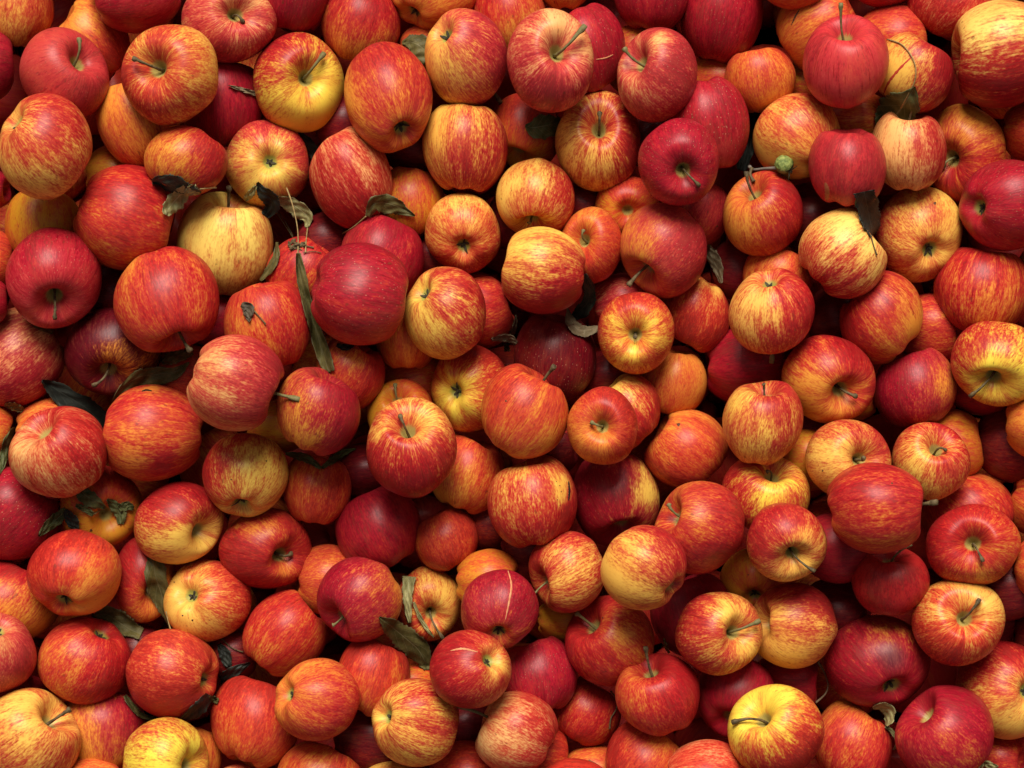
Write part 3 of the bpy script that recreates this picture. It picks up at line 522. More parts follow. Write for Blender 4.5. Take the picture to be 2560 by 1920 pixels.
C4 2125 1270 2660 1800 2.2 N0 =Or60 d0,10 | rust orange sliver at the edge beside the gold streaked red apple
D4 1840 1390 2195 1810 1.8 N0 =OR66 d0,10 | red orange apple by the tan leaf tip at the bottom corner
D4 2125 1555 2610 2010 1.5 N0 =Rc80 d0,10 | crimson sliver in the bottom corner past the tan leaf tip
"""
# one line per leaf: midrib stations with half widths, flaps, stalk | label
LEAVES = """
A1 3.08 dk 25 M1125,1345,20,20;1190,1340,45,35;1280,1370,75,60;1380,1400,50,40;1490,1425,8,8 F1385,1400,40,40;1310,1470,75,60;1250,1540,60,50;1225,1590,30,20=pl F1385,1390,25,30;1430,1410,45,40;1480,1430,10,12=pl P1480,1400;1540,1395;1600,1390 | torn dark leaf with a pale folded flap above the pale yellow apple
A1 3.32 bk 30 M1905,1350,10,8;1945,1420,40,45;2000,1470,55,60;2010,1530,60,50;1960,1595,35,30 F1895,1375,12,10;1850,1440,30,25;1810,1480,18,12=pl P2030,1540;2100,1620;2170,1750 | black ragged leaf between the pale yellow apple and the pink rimmed calyx apple
A2 3.02 pl 20 M285,1470,15,35;360,1500,45,60;440,1545,50,75;500,1610,40,50;495,1685,10,12 P500,1690;490,1780;485,1870 | pale jagged dry leaf crossed by a thin stalk
B2 2.96 ol 75 M430,540,16,14;440,640,36,28;470,800,40,36;510,960,36,36;560,1110,40,46;620,1290,52,58;660,1425,40,30 P345,60;385,170;420,320;430,430;428,560;422,690 | long rolled olive leaf with a pale stalk leaning on the big crimson apple
A2 2.75 dk 15 M435,970,10,14;490,1050,40,45;560,1150,50,40;550,1240,40,30;520,1330,15,15 | dark serrated leaf behind the peach red egg shaped apple
A2 2.96 ol 35 M935,1600,6,30;985,1515,45,60;1060,1500,62,80;1150,1520,55,70;1220,1560,30,40;1295,1600,8,6 P935,1600;840,1680;760,1730 | curled olive leaf perched on the red apple with the spotted cheek
A2 1.3 ol 10 M1200,320,10,10;1270,310,55,70;1350,350,90,100;1420,430,80,80 | brown leaf half hidden under the orange apple blushing pink
A3 1.5 gr 15 M335,930,10,8;390,945,60,70;460,935,85,95;540,920,70,80;600,900,30,30 | dark green serrated leaf lying on the dusky orange apple
A1 2.1 tn 20 M1690,630,2,2;1760,655,16,12;1840,680,20,16;1920,700,18,14 | narrow tan leaf blade beside the half yellow apple
A4 2.8 gr 12 M1385,640,4,4;1350,700,70,50;1300,780,120,140;1220,880,110,150;1130,980,40,60 P1180,292;1280,325;1350,400;1390,500;1382,600;1345,680;1280,800 | green leaf with a long looping stalk between the peach and striped apples
B4 3.55 bk 70 M1010,85,74,80;1032,190,84,82;1052,290,78,70;1065,360,58,52;1058,418,5,5 P1058,412;1080,490;1102,555 | black rolled leaf upright on the yellow striped apple
A4 1.9 bk 25 M220,770,45,50;195,880,50,55;165,1010,45,55;130,1140,55,50;90,1260,40,30 F160,800,10,10;200,790,20,10;250,780,10,8=pl | black dead leaf in the gap beside the mustard flecked apple
B3 2.25 tn 30 M1690,480,12,12;1715,560,50,40;1755,650,45,35;1785,765,12,8 | brownish dry leaf behind the large crimson apple
B3 2.4 tn 40 M650,950,6,6;675,1040,30,45;730,1110,45,40;800,1110,30,48;878,1085,8,20 | curled tan leaf tip touching the deep purple apple
B3 2.3 dk 30 M770,700,20,30;810,800,40,40;800,900,55,45;730,980,60,40;690,1010,20,20 | dark curled leaf between the barrel shaped apple and the yellow star apple
B3 2.1 tn 60 M85,1180,8,14;150,1170,22,28;220,1170,26,34;270,1210,16,20 F265,1000,6,6;260,1070,16,14;235,1150,22,20=tn F200,1210,12,20;200,1270,26,24=ol | shrivelled tan leaf at the shoulder of the deep purple apple
C1 2.95 bk 12 M312,150,8,14;420,220,60,75;540,290,60,100;660,370,75,105;740,460,70,80;778,555,8,10 | broad black green leaf between the purple red and big orange apples
C1 2.5 ol 20 M825,315,6,10;920,200,30,45;1030,125,50,70;1170,105,55,80;1290,85,30,60;1400,15,6,10 | long olive leaf behind the big orange apple with the dark blotch
C1 2.6 gr 15 M105,500,10,10;60,590,28,30;40,700,28,40;15,800,12,18;-20,870,4,4 | green leaf at the edge beside the pinched striped apple
C1 1.95 gr 25 M570,930,14,18;620,990,50,60;690,1040,50,60;780,1095,12,10 F560,1075,14,14;620,1100,22,24;690,1150,24,14=gr P780,1095;740,1115;700,1140 | crumpled green leaf over the olive hollow, folded at its lower end
C1 1.97 gr 30 M795,1030,8,14;850,1080,38,45;890,1140,45,42;890,1215,26,18 F880,1100,20,24;940,1080,34,36;990,1100,14,14=gr | crumpled green leaf with a torn tip beside the red shouldered apple
C1 2.45 gr 25 M285,1305,8,8;350,1235,36,38;430,1170,46,44;490,1105,24,26 F480,1110,20,20;530,1200,55,40;565,1260,20,16=bk | grey green leaf on the freckled crimson apple
D1 3.05 ol 20 M1140,25,16,14;1135,120,70,48;1150,230,85,80;1190,350,60,95;1230,490,36,50;1258,625,4,4 P1230,500;1245,570;1262,630 | long olive brown leaf leaning on the amber brown dotted apple
D1 2.9 ol 12 M690,540,10,14;780,520,60,50;870,570,80,70;960,630,70,60;1045,670,48,36 P850,545;835,575;800,640 | wide veined leaf behind the ruddy round apple
D1 2.95 ol 35 M925,1120,14,18;985,1200,20,26;1060,1270,18,22;1170,1295,8,8 | thin brown leaf strip under the waxy dark red apple
D1 3.0 bk 30 M1545,1115,20,26;1500,1190,50,50;1430,1250,50,45;1340,1300,12,12 F1530,1150,18,20;1580,1150,24,26;1615,1165,20,20=ol | black crumpled leaf scrap at the foot of the waxy dark red apple
C2 2.65 gr 20 M335,690,8,12;420,705,24,30;510,735,28,32;600,800,10,14 F605,800,10,10;690,740,30,26;770,690,28,20;858,655,4,4=gr | torn green leaf spread in a wedge below the two tone red apple
D2 3.2 ol 15 M1030,542,8,8;1120,610,60,70;1220,690,80,95;1320,780,85,95;1375,880,50,55;1385,930,24,24 F1255,240,46,48;1245,360,34,44;1248,480,24,30;1255,585,14,12=pl F1285,430,10,10;1330,540,16,14;1390,640,16,10;1435,690,5,5=pl | dark folded leaf with a pale upright strip beside the curved green stem
D4 2.9 pl 30 M1072,1215,8,10;1130,1200,24,36;1190,1230,44,46;1195,1300,34,40;1170,1345,10,10 F1165,1350,10,10;1215,1390,16,14;1250,1470,14,10;1225,1525,5,5=pl | small grey green leaf hanging between the orange red and crimson dented apples
D1 1.5 bk 20 M1620,740,15,15;1665,820,45,45;1690,910,25,25 F1630,1000,30,30;1730,950,45,40;1855,880,8,8=bk P1640,700;1720,770;1800,800 | dark dead leaves in the hollow beside the waxy dark red apple
B1 2.4 yb 30 M1195,1350,14,20;1270,1310,40,55;1350,1300,45,40;1425,1270,20,25 | yellow brown leaf beneath the big lobed red apple
B1 2.4 yb 40 M235,1060,14,14;310,1090,30,26;395,1125,14,18 | small brown leaf scrap above the saddle shaped apple
C1 2.28 yb 30 M35,330,10,12;100,345,30,32;170,370,20,20 | brown leaf scrap below the saddle shaped apple
B2 2.1 bk 25 M715,1220,14,14;780,1240,24,24;845,1225,14,10 | black leaf edge under the big crimson streaked apple
B1 3.2 dr 30 M1785,925,20,14;1835,950,44,46;1845,1010,24,34;1842,1052,4,4 P1865,950;1910,1000;1945,1040;1968,1068 | tiny torn dry leaf with its stalk lying on the orange red apple
B2 2.55 ol 30 M275,460,8,10;265,570,26,26;210,670,30,26;150,745,8,8 | dark narrow leaf along the flank of the pale yellow apple
D4 2.6 pl 25 M1840,1690,30,20;1900,1620,20,30;1990,1670,30,20 | tan leaf tip in the bottom corner
D3 2.9 pl 30 M1362,698,2,2;1370,750,16,12;1402,808,8,8 | tiny green leaf sliver between the plump notched apple and its neighbour
"""
# ------------------------------------------------------------------ read the apples
class A: pass
apples = []
for line in APPLES.strip().splitlines():
    spec, label = [q.strip() for q in line.split("|")]
    tk = spec.split()
    a = A(); a.label = label; t = a.tile = tk[0]
    x0, y0 = px(t, float(tk[1]), float(tk[2])); x1, y1 = px(t, float(tk[3]), float(tk[4]))
    a.cx, a.cy, a.rx, a.ry = (x0 + x1) / 2, (y0 + y1) / 2, (x1 - x0) / 2, (y0 - y1) / 2
    a.lvl = float(tk[5]); a.tip = None; a.elong = 0.93; a.streak = 0.5; a.lent = 0.0
    a.bdir, a.bamp, a.patch, a.bruise = 0.0, 0.1, [], None
    a.lift = 0.0
    for k in tk[6:]:
        c, r = k[0], k[1:]
        v = None
        if c != '=':
            v = [float(q) for q in r.split(",")]
        if c in "SC": a.pole, a.pp, a.tilt = c, px(t, v[0], v[1]), None
        elif c in "sc": a.pole, a.pp, a.tilt = c.upper(), px(t, v[0], v[1]), v[2]
        elif c == 'N': a.pole, a.pp, a.tilt = 'N', v[0], 90
        elif c == 't': a.tip = px(t, v[0], v[1])
        elif c == '=': a.warm = r[0] in 'ORM'; a.g, a.r, a.b = GROUND[r[0]], RED[r[1]], float(r[2:]) / 100
        elif c == 'd': a.bdir, a.bamp = v[0], v[1] / 100
        elif c == 'e': a.elong = v[0] / 100
        elif c == 'k': a.streak = v[0] / 100
        elif c == 'v': a.lent = v[0] / 100
        elif c == 'h': a.lift = v[0]
        elif c == 'b': a.bruise = (*px(t, v[0], v[1]), v[2] * K)
        elif c == 'p': a.patch.append((*px(t, v[0], v[1]), v[2] * K, v[3] / 100)) if len(v) == 4 else None
    apples.append(a)

# how high each apple sits: every apple rests on those it overlaps in the photo and lies above
order = sorted(range(len(apples)), key=lambda i: apples[i].lvl)
TOUCH = 0.90
for n, i in enumerate(order):
    a = apples[i]
    a.rz = 0.5 * (a.rx + a.ry) * 0.96
    z = 0.0 if a.lvl < 1 else 20 * a.lvl
    for j in order[:n]:
        b = apples[j]
        d2 = ((a.cx - b.cx) / (a.rx + b.rx)) ** 2 + ((a.cy - b.cy) / (a.ry + b.ry)) ** 2
        if d2 < TOUCH * TOUCH:
            z = max(z, b.z + (a.rz + b.rz) * math.sqrt(TOUCH * TOUCH - d2))
    a.z = z + a.lift
zs = np.array([a.z for a in apples])
z_ref = float(np.percentile(zs, 75))
for a in apples:
    a.zm = (a.z - z_ref) * S
print("PILE", zs.min(), np.percentile(zs, [25, 50, 75, 95]), zs.max())
GROUP = "apples heaped in the bin"

# ------------------------------------------------------------------ the apple shape
NT_, NP_ = 46, 60
PROFILE = np.array([(0.0, 0.36), (0.045, 0.37), (0.10, 0.46), (0.18, 0.60), (0.29, 0.74), (0.45, 0.835), (0.62, 0.80), (0.78, 0.66), (0.91, 0.43),
                    (0.985, 0.16), (0.995, -0.10), (0.93, -0.38), (0.80, -0.62), (0.64, -0.78), (0.49, -0.865), (0.36, -0.88), (0.25, -0.82),
                    (0.15, -0.72), (0.07, -0.66), (0.0, -0.65)])
_t = np.linspace(0, len(PROFILE) - 1, NT_)
RING = crs(PROFILE, _t)
RING[:, 0] = np.clip(RING[:, 0], 0, None)
RING[0, 0] = RING[-1, 0] = 0
seg = np.r_[0, np.cumsum(np.linalg.norm(np.diff(RING, axis=0), axis=1))]
TPAR = seg / seg[-1]
PHI = np.linspace(0, 2 * math.pi, NP_, endpoint=False)
FACES = []
for i in range(1, NT_ - 2):
    for k in range(NP_):
        p, q = 1 + (i - 1) * NP_ + k, 1 + (i - 1) * NP_ + (k + 1) % NP_
        FACES.append((p, p + NP_, q + NP_, q))
_last = 1 + (NT_ - 2) * NP_
for k in range(NP_):
    FACES.append((0, 1 + k, 1 + (k + 1) % NP_))
    b0 = 1 + (NT_ - 3) * NP_
    FACES.append((_last, b0 + (k + 1) % NP_, b0 + k))
rr = np.r_[RING[0, 0], np.repeat(RING[1:-1, 0], NP_), RING[-1, 0]]
zz = np.r_[RING[0, 1], np.repeat(RING[1:-1, 1], NP_), RING[-1, 1]]
tt = np.r_[0, np.repeat(TPAR[1:-1], NP_), 1]
ph = np.r_[0, np.tile(PHI, NT_ - 2), 0]
top_side = (tt < 0.5).astype(float)

def apple_shape(rng, elong):
    """vertices in the apple's own frame (axis z, stem end up)"""
    u = lambda a, b: rng.uniform(a, b)
    lo = sstep(0.35, 1.0, tt)
    crown = np.exp(-((rr - 0.45) / 0.22) ** 2)
    p5, p2, p1, p3 = u(0, 6.28), u(0, 6.28), u(0, 6.28), u(0, 6.28)
    r = rr * (1 + u(.008, .040) * (0.25 + lo) * np.cos(5 * ph + p5) + u(.01, .035) * np.cos(2 * ph + p2) + u(.0, .02) * np.cos(3 * ph + p3))
    r = r * (1 - u(0.0, 0.10) * lo)                                          # tapers towards the calyx
    z = zz * (1 + 0.06 * np.cos(ph + p1) * top_side * np.clip(crown, 0, 1))
    z = z - (1 - top_side) * crown * u(.012, .035) * np.cos(5 * ph + p5)      # five bosses round the calyx
    z = z + top_side * crown * (u(.01, .05) * np.cos(2 * ph + p2 + 1) + u(.0, .05) * np.cos(ph + p3) + u(0, .02) * np.cos(5 * ph + p5))
    z = z + u(-.05, .05) * (1 - np.abs(zz)) 
    x, y = r * np.cos(ph), r * np.sin(ph)
    x = x + u(-.06, .06) * z; y = y + u(-.06, .06) * z
    for _ in range(3):                                                       # flats and swellings
        d = np.array([rng.gauss(0, 1) for _ in range(3)]); d /= np.linalg.norm(d)
        q = np.stack([x, y, z], 1); q = q / (np.linalg.norm(q, axis=1)[:, None] + 1e-6)
        w = u(-.045, .035) * np.exp(-((1 - q @ d) / 0.22) ** 2)
        x, y, z = x * (1 + w), y * (1 + w), z * (1 + w)
    return np.stack([x, y, z * elong], 1)

def stem_obj(parent, base, tip, R, rng, mat, bend, ctrl):
    base, tip, ctrl = np.array(base), np.array(tip), np.array(ctrl)
    n = 13
    s = np.linspace(0, 1, n)[:, None]
    side = np.cross(tip - base, np.array([0, 0, 1.0])); side /= np.linalg.norm(side) + 1e-9
    P = (1 - s) ** 2 * base + 2 * s * (1 - s) * ctrl + s * s * tip + (side * bend + np.array([0, 0, abs(bend) * .8])) * np.sin(s * math.pi) * np.linalg.norm(tip - base)
    k = s[:, 0]
    rad = R * (0.040 - 0.014 * np.sin(np.clip(k, 0, .9) * math.pi / .9) + 0.028 * sstep(0.82, 0.97, k)) * rng.uniform(.85, 1.15)
    rad[-1] *= 0.8
    V, F = tube(P, rad, 9)
    V = [v + np.array([rng.gauss(0, 1) for _ in range(3)]) * R * 0.004 for v in V]
    return make_mesh("stem", V, F, mat, parent)

def calyx_obj(parent, base, nrm, R, rng):
    """five dry sepals curling out of the basin and a stub of stamens"""
    nrm = np.array(nrm); nrm /= np.linalg.norm(nrm)
    u = np.cross(nrm, [0.2, 0.9, 0.1]); u /= np.linalg.norm(u); w = np.cross(nrm, u)
    V, F = [], []
    off = rng.uniform(0, 6.28)
    for k in range(5):
        a = off + 2 * math.pi * k / 5 + rng.uniform(-.3, .3)
        dr = math.cos(a) * u + math.sin(a) * w
        sd_ = -math.sin(a) * u + math.cos(a) * w
        L = R * rng.uniform(.15, .29)
        lean = rng.uniform(.55, 1.35)
        b = len(V)
        for s, wd in ((0, .030), (.35, .036), (.7, .020), (1, .003)):
            out = L * (s * math.sin(lean) + .25 * s * s)
            up = L * (s * math.cos(lean) * 1.1 - .35 * s * s)
            c = np.array(base) + dr * (R * .03 + out) + nrm * (R * .015 + up)
            for q in (-1, 0, 1):
                V.append(c + sd_ * q * wd * R + nrm * (-.012 * R * abs(q)))
            
        for s in range(3):
            for q in range(2):
                i = b + s * 3 + q
                F.append((i, i + 1, i + 4, i + 3))
    for k in range(6):
        a = rng.uniform(0, 6.28); r0 = R * .03 * rng.random()
        c = np.array(base) + (math.cos(a) * u + math.sin(a) * w) * r0
        tipv = c + nrm * R * rng.uniform(.05, .11) + u * R * rng.uniform(-.04, .04) + w * R * rng.uniform(-.04, .04)
        v2, f2 = tube([c, (c + tipv) / 2, tipv], [R * .012, R * .009, R * .008], 4)
        b = len(V); V += v2; F += [tuple(b + i for i in f) for f in f2]
    # dark pit floor
    b = len(V)
    V.append(np.array(base) + nrm * R * .012)
    for k in range(10):
        a = 2 * math.pi * k / 10
        V.append(np.array(base) + (math.cos(a) * u + math.sin(a) * w) * R * .05 + nrm * R * .02)
    for k in range(10):
        F.append((b, b + 1 + k, b + 1 + (k + 1) % 10))
    return make_mesh("calyx", V, F, SEPAL, parent)

UP = Vector((0, 0, 1))
EYE = Vector((0, 0, HC))
for idx, a in enumerate(apples):
    rng = random.Random(1000 + idx * 7)
    R = 0.5 * (a.rx + a.ry)
    # ---- axis of the stem end in the view frame
    if a.pole == 'N':
        th = math.radians(a.pp); ax = Vector((math.cos(th), math.sin(th), rng.uniform(-.12, .1))).normalized(); sgn = 1
    else:
        dx, dy = (a.pp[0] - a.cx) / a.rx, (a.pp[1] - a.cy) / a.ry
        dd = math.hypot(dx, dy)
        if a.tilt is None:
            ang = math.asin(min(0.95, dd / 0.74))
        else:
            ang = math.radians(a.tilt * (0.86 if a.tilt < 80 else 1))
        dd = dd or 1e-6
        ax = Vector((dx / dd * math.sin(ang), dy / dd * math.sin(ang), math.cos(ang)))
        sgn = 1 if a.pole == 'S' else -1
    loc = apple_shape(rng, a.elong)
    zax = ax * sgn
    hlp = Vector((0.3, 0.5, 0.8)) if abs(zax.z) < .9 else Vector((1, 0, 0))
    xa = hlp.cross(zax).normalized(); ya = zax.cross(xa)
    Mx = np.array([xa, ya, zax]).T
    P = loc @ Mx.T
    lo, hi = P.min(0), P.max(0)
    mid = (lo + hi) / 2
    sc = np.array([2 * a.rx / (hi[0] - lo[0]), 2 * a.ry / (hi[1] - lo[1]), 0.0]); sc[2] = (sc[0] + sc[1]) / 2
    fit = lambda q: (np.asarray(q) - mid) * sc
    P = fit(P)
    # ---- blush, in the fruit's own skin
    q = P / np.array([a.rx, a.ry, R])
    th = math.radians(a.bdir)
    bl = a.b + (0.17 if a.warm else 0.12) + a.bamp * (q[:, 0] * math.cos(th) + q[:, 1] * math.sin(th))
    for (ux, uy, rad, dl) in a.patch:
        pz = math.sqrt(max(0.05, 1 - ((ux - a.cx) / a.rx) ** 2 - ((uy - a.cy) / a.ry) ** 2)) * R
        d2 = (P[:, 0] - (ux - a.cx)) ** 2 + (P[:, 1] - (uy - a.cy)) ** 2 + (0.6 * (P[:, 2] - pz)) ** 2
        bl = bl + 1.25 * dl * np.exp(-d2 / (rad * rad))
    cavs = (1 - sstep(0.05, 0.30, rr)) * top_side
    cavc = (1 - sstep(0.05, 0.30, rr)) * (1 - top_side)
    # ---- turn with the ray to the camera, then to metres
    f = (HC - a.zm) / HC * S
    C = place(a.cx, a.cy, a.zm)
    ray = (Vector((0, 0, HC)) - C).normalized()
    Q = np.array(UP.rotation_difference(ray).to_matrix())
    W = (P @ Q.T) * f
    base_z = float(W[:, 2].min())
    root = thing("apple", a.label, "apple", C + Vector((0, 0, base_z)), GROUP)
    W[:, 2] -= base_z
    n = len(W)
    one = np.ones((n, 1))
    jit = [rng.uniform(.93, 1.07) for _ in range(3)]
    gcol, rcol = one * (np.array(a.g) * jit), one * (np.array(a.r) * jit[::-1])
    if a.bruise:                                                             # a soft grey stain in the skin
        k = np.exp(-(((P[:, 0] - a.bruise[0] + a.cx) ** 2 + (P[:, 1] - a.bruise[1] + a.cy) ** 2) / a.bruise[2] ** 2) ** 1.5)[:, None] * (P[:, 2:3] > 0) * .8
        gcol, rcol = gcol * (1 - k) + k * np.array((0.10, .035, .042)), rcol * (1 - k) + k * np.array((0.10, .035, .042))
    attrs = {
        "ap": np.stack([np.cos(ph), np.sin(ph), tt], 1),
        "bl": np.stack([bl, cavs, cavc], 1),
        "ground": gcol, "red": rcol,
        "prm": one * np.array([a.streak, a.lent, (idx * 3.71) % 97]),
    }
    a.fruit = make_mesh("fruit", W, FACES, SKIN, root, attrs=attrs)
    off = np.array([0, 0, base_z])
    tow = lambda v: (np.asarray(v) @ Q.T) * f - off
    back = lambda u, v, z: np.array([u - a.cx, v - a.cy, z])
    if a.pole == 'S' or a.tip:
        b0 = P[0]
        axn = np.array(zax) * 1.0
        if a.tip:
            dxy = np.hypot(a.tip[0] - a.cx - b0[0], a.tip[1] - a.cy - b0[1])
            L = max(0.42 * R, 1.08 * dxy)
            tz = b0[2] + math.sqrt(max(L * L - dxy * dxy, 0)) * (1 if axn[2] > -.2 else -1)
            if axn[2] > .1:                                                  # the tip clears the shoulder
                for q in (1.0, 0.8, 0.6):
                    uu, vv = a.cx + b0[0] + (a.tip[0] - a.cx - b0[0]) * q, a.cy + b0[1] + (a.tip[1] - a.cy - b0[1]) * q
                    ok_, hp, _, _ = a.fruit.ray_cast(EYE - root.location, (place(uu, vv, a.zm) - EYE).normalized())
                    if ok_:
                        tz = max(tz, (hp.z + base_z) / f * 1.0 + 0.09 * R)
            tipv = back(a.tip[0], a.tip[1], tz)
        else:
            tipv = None
        if tipv is not None:
            stem_obj(root, tow(b0), tow(tipv), R * f, rng, STEM if rng.random() < .7 else STEM_GREEN, rng.uniform(-.05, .05), tow(b0 + axn * (0.55 * R if axn[2] > .1 else .25 * R)))
    if a.pole == 'C':
        b0 = P[-1]
        nrm = np.array(ax)
        calyx_obj(root, tow(b0), nrm @ Q.T, R * f, rng)
    a.root, a.f, a.base_z, a.C = root, f, base_z, C

# ------------------------------------------------------------------ marks that stand on single apples
def top_z(u, v, lvl=99.0, eps=0.0):
    """height in pixels of the pile at a photo point, apples below lvl only"""
    best = None
    for a in apples:
        if a.lvl < lvl:
            if abs(u - a.cx) < a.rx + 2 and abs(v - a.cy) < a.ry + 2:
                ro = a.root.location
                d = (place(u, v, a.zm) - EYE).normalized()
                ok, p, nrm, _ = a.fruit.ray_cast(EYE - ro, d)
                if ok:
                    h = (p.z + ro.z) / S + z_ref
                    if best is None or h > best:
                        best = h
    return best
EYE = Vector((0, 0, HC))

dg = bpy.context.evaluated_depsgraph_get()
def surf(a, u, v):
    """point and normal on apple a's fruit under photo point (world)"""
    fr = a.fruit
    tgt = place(u, v, a.zm) - Vector((0, 0, HC)); tgt.normalize()
    ro = a.root.location
    ok, p, nrm, _ = fr.ray_cast(Vector((0, 0, HC)) - ro, tgt)
    return (p + ro, nrm) if ok else (None, None)
def find(word):
    r = [a for a in apples if word in a.label]
    assert len(r) == 1, (word, len(r))
    return r[0]
def ribbon_on(a, name, pts, tile, w0, mat, h=0.0004):
    """a narrow raised ribbon that follows the fruit's skin"""
    P = crs([px(tile, *q) for q in pts], np.linspace(0, len(pts) - 1, 22))
    V, rows = [], 0
    T = np.gradient(P, axis=0); T /= np.linalg.norm(T, axis=1)[:, None]
    N = np.stack([-T[:, 1], T[:, 0]], 1)
    for i, p in enumerate(P):
        wd = w0 * K * (0.25 + 0.75 * math.sin(math.pi * (i + .6) / 22.2)) * (1 + .25 * math.sin(i * 2.3))
        row = []
        for s, hh in ((-1, -h * .6), (-.5, h), (.5, h), (1, -h * .6)):
            c, nr = surf(a, p[0] + N[i, 0] * wd * s, p[1] + N[i, 1] * wd * s)
            if c is None: row = None; break
            row.append(c + nr * hh - a.root.location)
        if row:
            V += row; rows += 1
    F = [(4 * i + k, 4 * i + k + 1, 4 * i + k + 5, 4 * i + k + 4) for i in range(rows - 1) for k in range(3)]
    return make_mesh(name, V, F, mat, a.root)
def spot_on(a, name, tile, x, y, r, mat, h=0.0002):
    r = r * 0.68
    u, v = px(tile, x, y)
    V, F = [], []
    c, nr = surf(a, u, v)
    V.append(c + nr * h - a.root.location)
    n = 12
    for ring, hh in ((.6, h), (1, -h)):
        for k in range(n):
            t = 2 * math.pi * k / n
            rr_ = r * K * ring * (1 + .16 * math.sin(3 * t + x) + .1 * math.sin(5 * t))
            c, nr = surf(a, u + rr_ * math.cos(t), v + rr_ * math.sin(t))
            V.append(c + nr * hh - a.root.location)
    for k in range(n):
        F.append((0, 1 + k, 1 + (k + 1) % n))
        F.append((1 + k, 1 + n + k, 1 + n + (k + 1) % n, 1 + (k + 1) % n))
    return make_mesh(name, V, F, mat, a.root)
bpy.context.view_layer.update()
ribbon_on(find("long pale scar running"), "scar", [(205, 190), (232, 300), (215, 430), (188, 560)], 'D3', 9, SCAR)
ribbon_on(find("yellow split cheek and black crack"), "crack", [(655, 900), (662, 970), (655, 1040)], 'C3', 9, CRACK)
ribbon_on(find("bright glossy red apple with a dark"), "scar", [(1560, 790), (1650, 775), (1760, 800)], 'D2', 9, SCAR, 0.0003)
ribbon_on(find("thin pale scratch"), "scar", [(860, 440), (930, 430), (985, 405)], 'A3', 7, SCAR, 0.0003)
ribbon_on(find("scratched on one side"), "scar", [(470, 185), (500, 120), (530, 70)], 'A4', 8, BROWN, 0.0003)
ribbon_on(find("brown scuff down"), "scuff", [(720, 20), (735, 90), (725, 190)], 'B4', 22, simple("scuff_brown", (0.30, 0.09, 0.03), (0.40, 0.12, 0.05), 200, .7), 0.00015)
ribbon_on(find("one thin red stripe"), "stripe", [(1380, 400), (1270, 510), (1190, 610), (1150, 700)], 'A4', 12, simple("stripe_red", (0.42, .03, .02), (0.5, .06, .03), 120, .5), 0.00012)
ribbon_on(find("dark red blotch"), "scar", [(1050, 232), (1085, 222), (1125, 230)], 'C1', 9, CRACK, 0.0003)
for word, tile, x, y, r in [("one dark bruise spot", 'C3', 1470, 478, 24), ("small dark nick", 'C3', 192, 303, 14), ("star shaped calyx", 'B4', 1532, 172, 20),
                            ("black pinhole", 'B3', 1755, 343, 13), ("rim and two specks", 'C1', 1972, 748, 12), ("rim and two specks", 'C1', 1712, 884, 11),
                            ("pinholes, a gold", 'D3', 908, 547, 11), ("pinholes, a gold", 'D3', 1030, 600, 8), ("pinholes, a gold", 'D3', 1185, 580, 9),
                            ("under two crumpled leaves", 'C1', 675, 1262, 20), ("dark calyx and one dot", 'D4', 150, 228, 10),
                            ("brown dots", 'D1', 1290, 282, 10), ("brown dots", 'D1', 1352, 530, 12), ("brown dots", 'D1', 1425, 565, 14),
                            ("amber apple with red rays", 'D4', 1545, 408, 10), ("partly covered by a ribbed", 'C4', 700, 820, 13), ("ribbed red apple on its side", 'C4', 1215, 912, 13),
                            ("small black calyx and red specks", 'B2', 1702, 1122, 20), ("small black calyx and red specks", 'B2', 1722, 925, 16)]:
    m = BROWN
    if "red specks" in word: m = simple("red_speck", (0.36, .018, .015), (0.44, .03, .02), 200, .5)
    spot_on(find(word), "blemish", tile, x, y, r, m)
for x, y in ((590, 930), (602, 975), (575, 1035), (592, 1075), (566, 900)):
    spot_on(find("yellow split cheek and black crack"), "blemish", 'C3', x, y, 7, BROWN)


